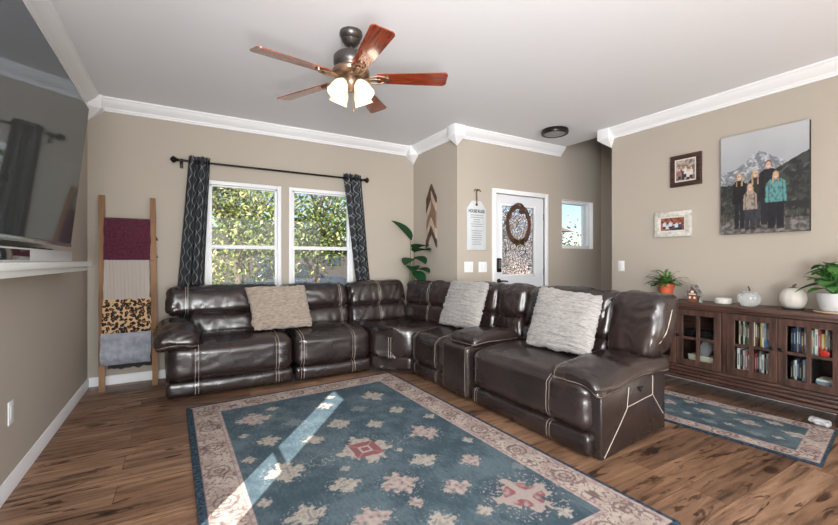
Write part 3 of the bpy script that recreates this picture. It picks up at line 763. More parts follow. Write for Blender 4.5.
def pillow(c00, c10, c11, c01, th, m, label, seed):
    c00, c10, c11, c01 = [Vector(q) for q in (c00, c10, c11, c01)]
    nrm = (c10 - c00).cross(c01 - c00).normalized()
    nu, nv = 44, 44; b = B(); lay = b.verts.layers.float_vector.new('lp'); g = {}
    for side in (1, -1):
        for j in range(nv + 1):
            for i in range(nu + 1):
                edge = i in (0, nu) or j in (0, nv)
                if edge and side == -1: g[(i, j, -1)] = g[(i, j, 1)]; continue
                u = 2 * i / nu - 1; v = 2 * j / nv - 1
                rc = 1 - .045 * (abs(u) * abs(v)) ** 6; uu = u * rc * (1 - 0.045 * (1 - v * v)); vv = v * rc * (1 - 0.045 * (1 - u * u))
                a, c = (uu + 1) / 2, (vv + 1) / 2
                p = c00 * (1 - a) * (1 - c) + c10 * a * (1 - c) + c11 * a * c + c01 * (1 - a) * c
                t = th * ((1 - u * u) * (1 - v * v)) ** 0.42
                rib = (math.sin(v * 46 + 3.0 * noise.noise(Vector((u * 2.5, v * 3, seed)))) * 0.006 + 0.016 * noise.noise(Vector((u * 2, v * 9, seed * 2 + side)))) * (1 if not edge else 0.5)
                p = p + nrm * side * (t + rib)
                if edge: p += Vector((noise.noise(p * 40), noise.noise(p * 40 + Vector((3, 0, 0))), noise.noise(p * 40 + Vector((0, 3, 0))))) * 0.010 + Vector((noise.noise(p * 11), noise.noise(p * 11 + Vector((3, 0, 0))), noise.noise(p * 11 + Vector((0, 3, 0))))) * 0.012
                vt = b.verts.new(p); vt[lay] = Vector((u, v, 0)); g[(i, j, side)] = vt
        for j in range(nv):
            for i in range(nu):
                q = [g[(i, j, side)], g[(i + 1, j, side)], g[(i + 1, j + 1, side)], g[(i, j + 1, side)]]
                b.faces.new(q if side == 1 else q[::-1])
    o = obj('throw_pillow', b, m, None, smooth=70); tag(o, label, 'pillow', 'fuzzy ribbed throw pillows on the sectional'); return o
M_p1 = fur('greige plush', L(138, 124, 112), L(180, 166, 152)); M_p2 = fur('pale grey plush', L(138, 134, 131), L(176, 172, 168))
pillow((0.60, 4.25, 0.50), (1.20, 4.25, 0.50), (1.17, 4.47, 0.93), (0.54, 4.47, 0.93), 0.07, M_p1, 'greige ribbed throw pillow on the window side of the sofa', 1)
pillow((2.40, 3.70, 0.50), (2.40, 3.02, 0.525), (2.60, 3.08, 0.985), (2.60, 3.72, 0.985), 0.075, M_p2, 'pale grey ribbed throw pillow against the console, near the sofa corner', 2)
pillow((2.42, 2.43, 0.505), (2.42, 1.81, 0.52), (2.63, 1.85, 0.94), (2.63, 2.46, 0.985), 0.08, M_p2, 'pale grey ribbed throw pillow nearest the camera, by the right arm', 3)

# ------------------------------------------------------------------ rugs
M_rug = paint_mat('woven wool rug', 0.95, 0.1, (220, 0.35, 0.003))
NAVY, FIELD, CREAM, PINK, RED, LINE = (44, 56, 68), (88, 104, 116), (186, 177, 165), (174, 150, 144), (150, 92, 94), (104, 86, 88)
def border_pat(a, d, w):
    """ornament of the border: a along the border, d from its outer edge, w its width"""
    v = d / w
    base = mix3((184, 171, 160), (164, 147, 138), sst(-.2, .4, N2(a * 9, d * 9, 3)))
    if v < 0.10 or v > 0.90: return mix3((180, 164, 158), (158, 138, 136), sst(-.1, .3, N2(a * 40, d * 40, 1)))
    if v < 0.125 or v > 0.875: return (150, 130, 128)
    x = N2(a * 26 + 1.5 * N2(a * 9, d * 9), d * 30, 7); y = N2(a * 34, d * 34 + 2 * N2(a * 12, d * 12), 11)
    k = sst(.085, .03, abs(x)) * 0.8
    c = mix3(base, LINE, k)
    if y > 0.34: c = mix3(c, (120, 98, 96), .7)
    cell = (a % 0.34) - 0.17; rr = math.hypot(cell, d - w / 2)
    if abs(rr - 0.055) < .007 or abs(rr - .022) < .006: c = mix3(c, (108, 90, 90), .65)
    return c
def motif(dx, dy, rx, ry, kind, seed):
    """returns colour or None"""
    a = math.atan2(dy / ry, dx / rx); r = math.hypot(dx / rx, dy / ry)
    if r > 1.5: return None
    lob = 0.72 + 0.13 * math.cos(4 * a) + 0.13 * (1 if math.sin(a * 9 + seed) > 0 else -1) * (0.6 if kind != 2 else .8) + 0.22 * N2(dx * 30, dy * 30, seed)
    m = abs(dx / rx) + abs(dy / ry)
    if kind == 3:                                       # central medallion with a red square
        if max(abs(dx) / rx, abs(dy) / ry) < 0.50:
            q = max(abs(dx) / rx, abs(dy) / ry)
            if q < .14: return RED
            if q < .22: return CREAM
            return mix3(RED, PINK, .5 * (abs(abs(dx) / rx - abs(dy) / ry) < .05))
        if r < lob * 1.1: return mix3(CREAM, PINK, sst(0, .3, N2(dx * 40, dy * 40, 2)))
        if r < 1.2 and N2(dx * 70, dy * 70, seed) > .36: return (140, 148, 150)
        return None
    if kind == 4:                                       # red star
        if r < lob * 1.05:
            if abs(dx / rx) < .12 or abs(dy / ry) < .12 or r < .25: return mix3(CREAM, PINK, .5)
            return mix3(RED, PINK, sst(-.2, .4, N2(dx * 30, dy * 30, 4))) if r < .62 else mix3(PINK, CREAM, .5)
        if r < 1.3 and N2(dx * 70, dy * 70, seed) > .33: return (168, 154, 152)
        return None
    if r < lob:
        t = N2(dx * 38, dy * 38, seed + 3)
        if kind == 1: return mix3(PINK, (190, 174, 164), sst(-.2, .3, t)) if t > -.28 else mix3(PINK, FIELD, .5)
        if kind == 5: return mix3(FIELD, CREAM, .35)
        if kind == 6: return (150, 154, 152) if abs(N2(dx * 16, dy * 16, seed)) < .035 else None
        return mix3(CREAM, (164, 152, 140), sst(.0, .35, t)) if t > -.3 else mix3(CREAM, (110, 110, 112), .6)
    if kind != 6 and r < 1.1 and N2(dx * 80, dy * 80, seed) > .36: return mix3(FIELD, CREAM, .5)
    return None
RUG_M = [(0.461, 3.223, .15, .14, 1), (0.705, 3.013, .09, .08, 5), (0.492, 2.79, .09, .09, 0), (0.343, 2.583, .05, .05, 0), (0.501, 2.332, .13, .13, 0), (0.347, 2.086, .045, .045, 0), (0.497, 1.882, .11, .10, 0),
    (0.748, 1.71, .12, .10, 1), (0.741, 2.042, .10, .09, 0), (0.997, 1.912, .12, .12, 1), (0.99, 1.72, .05, .05, 1), (0.993, 2.366, .17, .19, 3), (0.98, 2.825, .10, .11, 0), (1.203, 2.695, .075, .08, 0),
    (1.439, 3.262, .11, .14, 0), (1.465, 2.862, .075, .08, 0), (1.218, 3.036, .08, .07, 5), (1.44, 2.398, .12, .14, 1), (1.237, 2.061, .10, .09, 0), (0.75, 2.656, .08, .08, 0), (0.716, 2.365, .14, .12, 6), (1.237, 2.372, .12, .10, 6),
    (1.003, 3.234, .08, .08, 1), (1.477, 1.92, .08, .08, 1), (1.238, 1.728, .10, .085, 1), (1.49, 1.502, .17, .17, 4), (1.235, 1.498, .05, .05, 0), (1.625, 2.145, .045, .05, 0), (1.013, 1.53, .09, .09, 0), (1.672, 1.725, .05, .05, 5),
    (0.62, 3.38, .06, .05, 0), (1.1, 3.42, .06, .05, 0), (1.62, 2.62, .05, .06, 0), (0.36, 1.62, .1, .1, 1), (0.62, 1.42, .1, .1, 0), (1.55, 1.30, .05, .05, 0), (0.8, 2.2, .035, .035, 0), (1.17, 2.25, .03, .03, 0), (0.36, 2.95, .04, .04, 0)]
def quad_pos(c, z):
    c = [Vector((q[0], q[1], z)) for q in c]
    return lambda u, v: c[0] * (1 - u) * (1 - v) + c[1] * u * (1 - v) + c[2] * u * v + c[3] * (1 - u) * v
def rug(corners, nx, ny, motifs, bw, label, group=None, binding=0.022):
    """corners: near-left, near-right, far-right, far-left"""
    ps = quad_pos(corners, 0.013); W = (Vector(corners[1]) - Vector(corners[0])).length; D = (Vector(corners[3]) - Vector(corners[0])).length
    def fn(u, v):
        x, y = u * W, v * D; p = ps(u, v)
        d = min(x, W - x, y, D - y); al = y if min(x, W - x) < min(y, D - y) else x
        if d < binding * (1.7 if x == d else 1.0): c = mix3(NAVY, (70, 86, 98), sst(-.3, .4, N2(p.x * 60, p.y * 60)))
        elif d < bw: c = border_pat(al, d - binding, bw - binding)
        else:
            t = N2(p.x * 3, p.y * 3, 5) * .5 + N2(p.x * 11, p.y * 11, 9) * .35 + N2(p.x * 70, p.y * 25, 2) * .3
            c = mix3((66, 82, 91), (98, 113, 120), sst(-.45, .5, t))
            for k, (mx, my, rx, ry, kd) in enumerate(motifs):
                if abs(p.x - mx) < rx * 1.5 and abs(p.y - my) < ry * 1.5:
                    m = motif(p.x - mx, p.y - my, rx, ry, kd, k)
                    if m: c = mix3(m, c, .12); break
        w = N2(p.x * 90, p.y * 90, 4) * 10
        return (c[0] + w, c[1] + w, c[2] + w)
    b = B(); g = paint_grid(b, ps, nx, ny, fn)
    cl = b.verts.layers.float_color['paint']
    rim = g[0] + [r[-1] for r in g[1:]] + g[-1][-2::-1] + [g[j][0] for j in range(ny - 1, 0, -1)]
    lo = []
    for v in rim:
        q = b.verts.new((v.co.x, v.co.y, 0.0015)); q[cl] = L(*NAVY); lo.append(q)
    for i in range(len(rim)): b.faces.new((rim[i], lo[i], lo[(i + 1) % len(rim)], rim[(i + 1) % len(rim)]))
    b.faces.new(lo)
    o = obj('area_rug', b, M_rug, None, smooth=50); tag(o, label, 'rug', group); return o
rug([(0.085, 1.0), (1.94, 0.985), (1.895, 3.875), (0.03, 3.735)], 300, 460, RUG_M, 0.225, 'large blue area rug with cream border lying in front of the sofa')
rnr = []
random.seed(4)
for k in range(8):
    y = 0.98 + k * 0.27; cxx = 3.57 - (y - 1.0) * 0.09
    rnr += [(cxx + .02, y + .1, .06, .09, k % 2), (cxx - .17, y - .02, .04, .06, 5), (cxx + .17, y + .0, .045, .06, 0), (cxx - .14, y + .15, .03, .04, 0)]
rug([(3.18, 0.845), (3.945, 0.97), (3.72, 3.10), (2.96, 2.98)], 120, 330, rnr, 0.135, 'narrow blue runner rug with cream border in front of the long cabinet', None, 0.014)

# ------------------------------------------------------------------ curtains and rod
def curtain_mat():
    m, n, l, p = new_mat('charcoal trellis curtain')
    at = n.new('ShaderNodeAttribute'); at.attribute_name = 'lp'
    sp = n.new('ShaderNodeSeparateXYZ'); l.new(at.outputs['Vector'], sp.inputs[0])
    def mth(op, a, b=None):
        q = n.new('ShaderNodeMath'); q.operation = op
        for i, v in enumerate((a, b)):
            if v is None: continue
            if isinstance(v, (int, float)): q.inputs[i].default_value = v
            else: l.new(v, q.inputs[i])
        return q.outputs[0]
    s = mth('MULTIPLY', mth('SINE', mth('MULTIPLY', sp.outputs[2], 2 * PI / 0.27)), 0.36)
    acc = None
    for sg in (1, -1):
        x = mth('ADD', mth('DIVIDE', sp.outputs[0], 0.155), mth('MULTIPLY', s, sg))
        fr = mth('ABSOLUTE', mth('SUBTRACT', mth('FRACT', x), 0.5))
        k = mth('LESS_THAN', fr, 0.042)
        acc = k if acc is None else mth('MAXIMUM', acc, k)
    mc = n.new('ShaderNodeMix'); mc.data_type = 'RGBA'; l.new(acc, mc.inputs[0]); mc.inputs[6].default_value = L(92, 96, 101); mc.inputs[7].default_value = L(206, 208, 208)
    l.new(mc.outputs[2], p.inputs['Base Color']); p.inputs['Roughness'].default_value = 0.85; p.inputs['Specular IOR Level'].default_value = .2
    return m
M_curt = curtain_mat()
def curtain(xt0, xt1, xb0, xb1, label, seed, loosen=0.0):
    t = thing('curtain', label, 'curtain', ((xb0 + xb1) / 2, 4.8, 0.03), group='trellis curtains beside the windows')
    b = B(); lay = b.verts.layers.float_vector.new('lp'); nu, nv = 110, 60; g = []
    for j in range(nv + 1):
        v = j / nv; z = 0.03 + (2.275 - 0.03) * v; row = []
        e = min(1.0, (1 - v) / 0.6)
        for i in range(nu + 1):
            u = i / nu
            x = (xt0 + (xt1 - xt0) * u) * (1 - e) + (xb0 + (xb1 - xb0) * u) * e + 0.010 * math.sin(u * 15 + v * 2 + seed)
            a = 2 * PI * 4.5 * u + 0.6 * math.sin(v * 2.4 + seed)
            amp = 0.034 + 0.012 * (1 - v)
            y = 4.80 + amp * math.sin(a) + 0.008 * noise.noise(Vector((u * 6, v * 4, seed)))
            vt = b.verts.new((x, y, z)); vt[lay] = Vector((u * 0.62, 0, z)); row.append(vt)
        g.append(row)
    for j in range(nv):
        for i in range(nu): b.faces.new((g[j][i], g[j][i + 1], g[j + 1][i + 1], g[j + 1][i]))
    bmesh.ops.solidify(b, geom=b.faces[:], thickness=0.003)
    obj('fabric', b, M_curt, t, smooth=70)
    for k in range(9):
        b = B(); u = (k + .5) / 9; x = xt0 + (xt1 - xt0) * u + 0.010 * math.sin(u * 15 + 2 + seed)
        pts = [(x, 4.80 + 0.026 * math.cos(q * PI / 6), 2.218 + 0.026 * math.sin(q * PI / 6)) for q in range(12)]
        tube(b, pts, 0.004, 6, closed=True)
        obj('grommet', b, mat('dark metal', L(40, 38, 38), 0.35, 0.8), t)
curtain(0.06, 0.265, -0.05, 0.205, 'charcoal trellis curtain on the left side of the windows', 1.0)
curtain(1.725, 1.955, 1.90, 2.085, 'charcoal trellis curtain on the right side of the windows', 2.4)
M_dmetal = MATS['dark metal']
rod = thing('curtain_rod', 'thin dark metal curtain rod with knob finials above the two windows', 'curtain rod', (1.0, 4.80, 2.218))
b = B(); tube(b, [(-0.03, 4.80, 2.218), (1.99, 4.80, 2.218)], 0.011, 12); obj('rod', b, M_dmetal, rod)
for sx, x in ((-1, -0.03), (1, 1.99)):
    b = B(); lathe(b, [(0.0, 0), (0.014, 0), (0.018, .006), (0.012, .014), (0.020, .022), (0.032, .035), (0.034, .048), (0.024, .062), (0.010, .072), (0, .075)], (x, 4.80, 2.218), 18, Matrix.Rotation(sx * PI / 2, 4, 'Y')); obj('finial', b, M_dmetal, rod)
for x in (-0.005, 1.965):
    b = B(); tube(b, [(x, 4.80, 2.206), (x, 4.84, 2.20), (x, 4.872, 2.20)], 0.007, 8); box(b, x - .016, x + .016, 4.866, 4.8795, 2.15, 2.25, 0.003); obj('bracket', b, M_dmetal, rod)

# ------------------------------------------------------------------ blanket ladder
M_lad = mat('raw ladder wood', L(158, 122, 90), 0.75, bump=(14, 0.4, 0.004, (1, 1, .12)), var=(9, L(118, 86, 60), (1, 1, .1)))
lad = thing('blanket_ladder', 'rustic wooden blanket ladder leaning on the window wall left of the sofa', 'ladder', (-0.435, 4.66, 0))
def rail_pt(x, z): return Vector((x, 4.645 + 0.195 * z / 1.80, z))
for xb, xt in ((-0.630, -0.658), (-0.222, -0.254)):
    b = B(); n_ = 18
    for (hw, hd) in ((0.024, 0.015),):
        rings = []
        for k in range(n_ + 1):
            z = 1.815 * k / n_; x = xb + (xt - xb) * k / n_; p = rail_pt(x, z)
            w_ = hw + 0.003 * noise.noise(Vector((x * 5, z * 5, 2))); d_ = hd
            rings.append([b.verts.new(p + Vector((sx * w_ + .003 * noise.noise(Vector((z * 4, sx, sy))), sy * d_, 0))) for sx, sy in ((-1, -1), (1, -1), (1, 1), (-1, 1))])
        for r0, r1 in zip(rings[:-1], rings[1:]):
            for q in range(4): b.faces.new((r0[q], r0[(q + 1) % 4], r1[(q + 1) % 4], r1[q]))
        b.faces.new(rings[0][::-1]); b.faces.new(rings[-1])
    obj('rail', b, M_lad, lad, smooth=30)
RUNG = [1.575, 1.195, 0.825, 0.49]
for z in RUNG:
    b = B(); y = rail_pt(0, z).y; tube(b, [(-0.635 - .014, y, z), (-0.23, y, z)], 0.016, 10); obj('rung', b, M_lad, lad)
def blanket(zr, ztop, zf, zb, x0, x1, puff, m, label, seed, layers=1, wav=0.012, th=0.012, curl=0.0, tail=None):
    """cloth folded over a rung: front fall to zf, back fall to zb"""
    b = B(); y = rail_pt(0, zr).y; path = []
    r = ztop - zr; nf = 22
    def yat(z): return rail_pt(0, z).y
    for k in range(nf):
        z = zf + (zr - zf) * k / nf; path.append((yat(z) - r - puff * math.sin(PI * k / nf) ** .6, z, 1))
    for k in range(9):
        a = PI - PI * k / 8; path.append((y + r * math.cos(a) , zr + r * math.sin(a), 0))
    for k in range(1, 12):
        z = zr - (zr - zb) * k / 11; path.append((yat(z) + r + 0.0, z, -1))
    nx = 34; g = []
    for j, (py, pz, s) in enumerate(path):
        row = []
        for i in range(nx + 1):
            u = i / nx
            w_ = wav * (noise.noise(Vector((u * 4.5, pz * 1.5, seed))) + .5 * noise.noise(Vector((u * 14, pz * 3, seed + 3))))
            ex = 0.013 * noise.noise(Vector((pz * 9, seed, u > .5)))
            hang = -0.012 * math.sin(PI * u) * (1 if s else 0)
            edge = curl * (abs(2 * u - 1) ** 6)
            row.append(b.verts.new((x0 + (x1 - x0) * u + ex, py - abs(w_) * (1 if s >= 0 else -0.15) + (edge if s >= 0 else 0), pz + hang * (1 - min(1, abs(pz - zr) / .1)))))
        g.append(row)
    for j in range(len(path) - 1):
        for i in range(nx): b.faces.new((g[j][i], g[j][i + 1], g[j + 1][i + 1], g[j + 1][i]))
    bmesh.ops.recalc_face_normals(b, faces=b.faces[:])
    bmesh.ops.solidify(b, geom=b.faces[:], thickness=th)
    o = obj('blanket', b, m, None, smooth=70); tag(o, label, 'blanket', 'blankets on the ladder'); return o
M_burg = mat('burgundy plush', L(96, 14, 52), 0.7, bump=(60, 1.0, 0.02), var=(45, L(62, 8, 34)), sheen=0.2)
def rib_mat():
    m, n, l, p = new_mat('cream ribbed knit'); tc = n.new('ShaderNodeTexCoord')
    w_ = n.new('ShaderNodeTexWave'); w_.bands_direction = 'X'; w_.inputs['Scale'].default_value = 30; w_.inputs['Distortion'].default_value = 1.2; w_.inputs['Detail'].default_value = 2; l.new(tc.outputs['Object'], w_.inputs[0])
    r = n.new('ShaderNodeValToRGB'); r.color_ramp.elements[0].color = L(180, 170, 162); r.color_ramp.elements[1].color = L(194, 185, 178); l.new(w_.outputs[0], r.inputs[0]); l.new(r.outputs[0], p.inputs[0])
    bp = n.new('ShaderNodeBump'); bp.inputs['Strength'].default_value = .6; bp.inputs['Distance'].default_value = .01; l.new(w_.outputs[0], bp.inputs['Height']); l.new(bp.outputs[0], p.inputs['Normal'])
    p.inputs['Roughness'].default_value = .95; return m
def leopard_mat():
    m, n, l, p = new_mat('leopard print fleece'); tc = n.new('ShaderNodeTexCoord')
    mp = n.new('ShaderNodeMapping'); mp.inputs['Scale'].default_value = (1, 0.25, 1); l.new(tc.outputs['Object'], mp.inputs[0])
    nz = n.new('ShaderNodeTexNoise'); nz.inputs['Scale'].default_value = 30; l.new(mp.outputs[0], nz.inputs[0])
    av = n.new('ShaderNodeMix'); av.data_type = 'RGBA'; av.inputs[0].default_value = 0.04; l.new(mp.outputs[0], av.inputs[6]); l.new(nz.outputs['Color'], av.inputs[7])
    v = n.new('ShaderNodeTexVoronoi'); v.inputs['Scale'].default_value = 30; v.inputs['Randomness'].default_value = .75; l.new(av.outputs[2], v.inputs[0])
    r = n.new('ShaderNodeValToRGB'); e = r.color_ramp.elements; r.color_ramp.interpolation = 'CONSTANT'
    e[0].position = 0; e[0].color = L(150, 104, 62); e[1].position = 0.22; e[1].color = L(24, 18, 16)
    x = e.new(0.52); x.color = L(196, 162, 124)
    l.new(v.outputs['Distance'], r.inputs[0]); l.new(r.outputs[0], p.inputs[0]); p.inputs['Roughness'].default_value = .9; return m
M_grey = mat('blue grey fleece', L(164, 168, 178), 0.85, bump=(22, 0.8, 0.03), var=(14, L(140, 144, 156)), sheen=0.2)
blanket(1.575, 1.603, 1.20, 1.26, -0.632, -0.268, 0.02, M_burg, 'burgundy plush blanket, topmost on the wooden ladder', 1.0, wav=0.016)
blanket(1.195, 1.221, 0.83, 0.90, -0.628, -0.272, 0.012, rib_mat(), 'cream ribbed knit blanket, second from the top of the ladder', 2.0, wav=0.01)
blanket(0.825, 0.85, 0.515, 0.56, -0.632, -0.262, 0.016, leopard_mat(), 'leopard print fleece blanket on the ladder', 3.0, wav=0.01)
blanket(0.49, 0.525, 0.235, 0.33, -0.636, -0.255, 0.07, M_grey, 'blue-grey fleece blanket, lowest full fold on the ladder', 4.0, wav=0.024, th=0.016)
# dark throw behind the lowest fold
b = B(); g = []
for j in range(9):
    row = []
    for i in range(25):
        u, v = i / 24, j / 8
        row.append(b.verts.new((-0.60 + 0.35 * u, 4.735 + .010 * math.sin(u * 18) , 0.175 + .02 * noise.noise(Vector((u * 8, 0, 5))) + 0.17 * v)))
    g.append(row)
for j in range(8):
    for i in range(24): b.faces.new((g[j][i], g[j][i + 1], g[j + 1][i + 1], g[j + 1][i]))
bmesh.ops.solidify(b, geom=b.faces[:], thickness=.012)
o = obj('blanket', b, mat('dark grey throw', L(84, 84, 86), .9, bump=(30, .5, .01)), None, smooth=70); tag(o, 'dark grey throw peeking out below the blue-grey blanket', 'blanket', 'blankets on the ladder')
bl = [o for o in C.objects if o.get('label', '').startswith('burgundy')][0]
for (zz, s) in ((1.44, 1), (1.26, .8)):
    b = B(); q = [Vector((-0.262, 4.83, zz + .05)), Vector((-0.262, 4.835, zz - .05)), Vector((-0.205, 4.825, zz - .045 * s)), Vector((-0.225, 4.825, zz + .0))]
    vv = [b.verts.new(x) for x in q] + [b.verts.new(x + Vector((0, .012, 0))) for x in q]
    for f in ((0, 1, 2, 3), (7, 6, 5, 4), (0, 4, 5, 1), (1, 5, 6, 2), (2, 6, 7, 3), (3, 7, 4, 0)): b.faces.new([vv[i] for i in f])
    obj('blanket_corner', b, M_burg, bl, smooth=60)

# ------------------------------------------------------------------ mantel, soundbar, television
M_mantel = mat('white painted mantel', L(226, 230, 228), 0.4, bump=(20, .1, .002, (.2, 4, 4)))
m_ = thing('mantel_shelf', 'white mantel shelf on the left wall below the television', 'shelf', (-0.68, 2.6, 1.135))
b = B(); box(b, XL + .001, -0.600, 1.2, 3.98, 1.150, 1.185, 0.004); obj('shelf_board', b, M_mantel, m_)
b = B(); box(b, XL + .001, -0.622, 1.23, 3.955, 1.118, 1.150, 0.004); obj('moulding', b, M_mantel, m_)
sb = thing('soundbar', 'white and silver soundbar on the mantel under the television', 'soundbar', (-0.68, 2.7, 1.185))
b = B(); box(b, -0.735, -0.632, 1.95, 3.50, 1.186, 1.252, 0.006); obj('body', b, mat('silver white plastic', L(205, 209, 212), 0.3), sb)
b = B(); box(b, -0.634, -0.629, 1.97, 2.62, 1.194, 1.244, 0.002); obj('glass_front', b, mat('glossy dark glass', L(40, 44, 42), 0.05, spec=.8), sb)
for y, wd in ((2.72, .06), (2.85, .03), (3.0, .05), (3.14, .03)):
    b = B(); box(b, -0.70, -0.66, y, y + wd, 1.2515, 1.262, 0.002); obj('button', b, mat('black rubber', L(24, 24, 24), .5), sb)
tvl = Vector((-0.62, 2.56, 1.27))
tilt_a = -math.atan2(0.095, 0.92)
tv = thing('television', 'large black glossy flat television tilted down over the mantel', 'television', tvl, tilt=(0, -tilt_a, 0), local=True)
M_scr, n, l, p = new_mat('television screen')
p.inputs['Base Color'].default_value = (0.02, 0.022, 0.024, 1); p.inputs['Specular IOR Level'].default_value = 0.2
gl = n.new('ShaderNodeBsdfGlossy'); gl.inputs['Roughness'].default_value = 0.03; gl.inputs[0].default_value = (0.82, 0.90, 0.98, 1)
mx = n.new('ShaderNodeMixShader'); mx.inputs[0].default_value = 0.25
l.new(p.outputs[0], mx.inputs[1]); l.new(gl.outputs[0], mx.inputs[2]); l.new(mx.outputs[0], n['Material Output'].inputs[0])
b = B(); box(b, -0.03, 0.0, -0.82, 0.815, 0.016, 0.92, 0.004); obj('cabinet', b, mat('black tv plastic', L(22, 22, 24), 0.3), tv)
b = B(); box(b, 0.0, 0.003, -0.812, 0.807, 0.030, 0.913); obj('screen', b, M_scr, tv, smooth=False)
b = B(); box(b, -0.02, 0.006, -0.82, 0.815, 0.006, 0.028, 0.003); obj('bottom_bezel', b, mat('silver bezel', L(190, 193, 196), 0.25, .9), tv)
b = B(); box(b, -0.10, -0.03, -0.3, 0.3, 0.25, 0.65, 0.01); obj('wall_mount', b, M_black, tv)

# ------------------------------------------------------------------ ceiling fan
FX, FY = 0.99, 2.61
fan = thing('ceiling_fan', 'five-blade ceiling fan with cherry blades and three glass light shades', 'ceiling fan', (FX, FY, H))
M_pew = mat('aged pewter', L(96, 92, 90), 0.35, 0.85, bump=(30, .15, .003)); M_brass = mat('antique brass', L(150, 126, 106), 0.35, 0.85)
b = B(); lathe(b, [(0.0, 2.74), (0.075, 2.739), (0.078, 2.72), (0.070, 2.70), (0.058, 2.69), (0.062, 2.68), (0.045, 2.655), (0.022, 2.64), (0.0, 2.64)][::-1], (FX, FY, 0), 32); obj('canopy', b, M_pew, fan)
b = B(); tube(b, [(FX, FY, 2.65), (FX, FY, 2.58)], 0.014, 12); obj('downrod', b, M_pew, fan)
b = B(); lathe(b, [(0.0, 2.445), (0.06, 2.447), (0.095, 2.455), (0.105, 2.475), (0.108, 2.50), (0.112, 2.505), (0.118, 2.52), (0.118, 2.565), (0.108, 2.578), (0.07, 2.588), (0.03, 2.60), (0, 2.60)], (FX, FY, 0), 40); obj('motor_housing', b, M_pew, fan)
b = B(); lathe(b, [(0.07, 2.435), (0.10, 2.437), (0.122, 2.45), (0.126, 2.468), (0.118, 2.482), (0.07, 2.482)], (FX, FY, 0), 40); obj('trim_ring', b, M_brass, fan)
def blade_mat():
    m, n, l, p = new_mat('cherry fan blade'); tc = n.new('ShaderNodeTexCoord')
    mp = n.new('ShaderNodeMapping'); mp.inputs['Scale'].default_value = (1.5, 14, 1); l.new(tc.outputs['Object'], mp.inputs[0])
    t = n.new('ShaderNodeTexNoise'); t.inputs['Scale'].default_value = 4; t.inputs['Detail'].default_value = 6; l.new(mp.outputs[0], t.inputs[0])
    r = n.new('ShaderNodeValToRGB'); r.color_ramp.elements[0].position = .3; r.color_ramp.elements[0].color = L(96, 36, 20); r.color_ramp.elements[1].position = .7; r.color_ramp.elements[1].color = L(162, 70, 38)
    l.new(t.outputs[0], r.inputs[0]); l.new(r.outputs[0], p.inputs[0]); p.inputs['Roughness'].default_value = 0.22; p.inputs['Specular IOR Level'].default_value = .7
    p.inputs['Coat Weight'].default_value = 1.0; p.inputs['Coat Roughness'].default_value = .12; p.inputs['Coat IOR'].default_value = 1.7; return m
M_blade = blade_mat()
def blade_mesh():
    b = B(); out = []
    for k in range(11):
        t = k / 10; out.append((0.175 + 0.455 * t, -(0.050 + 0.022 * t)))
    for k in range(1, 6): a = -PI / 2 + PI / 2 * k / 6; out.append((0.63 + 0.03 * math.cos(a), -0.042 + 0.03 * math.sin(a)))
    for k in range(0, 6): a = PI / 2 * k / 6; out.append((0.63 + 0.03 * math.cos(a), 0.042 + 0.03 * math.sin(a)))
    for k in range(11):
        t = 1 - k / 10; out.append((0.175 + 0.455 * t, (0.050 + 0.022 * t)))
    prism(b, out, -0.003, 0.003); return b
me_bl = me_ir = None
for k in range(5):
    a = math.radians(-95.5 + 72 * k)
    R = Matrix.Rotation(math.radians(-2.6), 4, 'Y') @ Matrix.Rotation(a, 4, 'Z') @ Matrix.Rotation(math.radians(-12), 4, 'X')
    o = bpy.data.objects.new('blade', me_bl) if me_bl else None
    if o is None:
        b = blade_mesh(); me_bl = bpy.data.meshes.new('blade'); bmesh.ops.recalc_face_normals(b, faces=b.faces[:]); b.to_mesh(me_bl); b.free(); me_bl.materials.append(M_blade)
        b = B(); box(b, 0.10, 0.20, -0.012, 0.012, -0.016, -0.006, 0.003)
        for sgn in (-1, 1):
            tube(b, [(0.09, 0, -0.008), (0.13, sgn * .03, -0.012), (0.18, sgn * .042, -0.010), (0.225, sgn * .030, -0.009), (0.25, 0, -0.009)], 0.007, 6)
        lathe(b, [(0, -.012), (.02, -.012), (.02, -.004), (0, -.004)], (0.245, 0, 0), 14)
        lathe(b, [(0, -.012), (.012, -.012), (.012, -.004), (0, -.004)], (0.19, .03, 0), 12); lathe(b, [(0, -.012), (.012, -.012), (.012, -.004), (0, -.004)], (0.19, -.03, 0), 12)
        me_ir = bpy.data.meshes.new('blade_iron'); bmesh.ops.recalc_face_normals(b, faces=b.faces[:]); b.to_mesh(me_ir); b.free(); me_ir.materials.append(M_brass)
        o = bpy.data.objects.new('blade', me_bl)
    C.objects.link(o); o.parent = fan; o.location = (0, 0, 2.428 - H); o.rotation_euler = R.to_euler()
    i = bpy.data.objects.new('blade_iron', me_ir); C.objects.link(i); i.parent = o
b = B(); lathe(b, [(0, 2.335), (0.012, 2.335), (0.02, 2.35), (0.045, 2.37), (0.055, 2.40), (0.05, 2.425), (0.065, 2.437), (0, 2.438)], (FX, FY, 0), 30); kit = obj('light_kit', b, M_brass, fan)
m, n, l, p = new_mat('frosted shade glass')
p.inputs['Base Color'].default_value = L(250, 240, 225); p.inputs['Roughness'].default_value = .35
p.inputs['Emission Color'].default_value = (1.0, 0.86, 0.68, 1); p.inputs['Emission Strength'].default_value = 0.12
tr = n.new('ShaderNodeBsdfTranslucent'); tr.inputs[0].default_value = (1, .95, .88, 1); mx = n.new('ShaderNodeMixShader'); mx.inputs[0].default_value = .5
l.new(p.outputs[0], mx.inputs[1]); l.new(tr.outputs[0], mx.inputs[2]); l.new(mx.outputs[0], n['Material Output'].inputs[0]); M_shade = m
M_bulb = mat('lit bulb', (1, 1, 1, 1), .5, emis=((1, .85, .62, 1), 2.2))
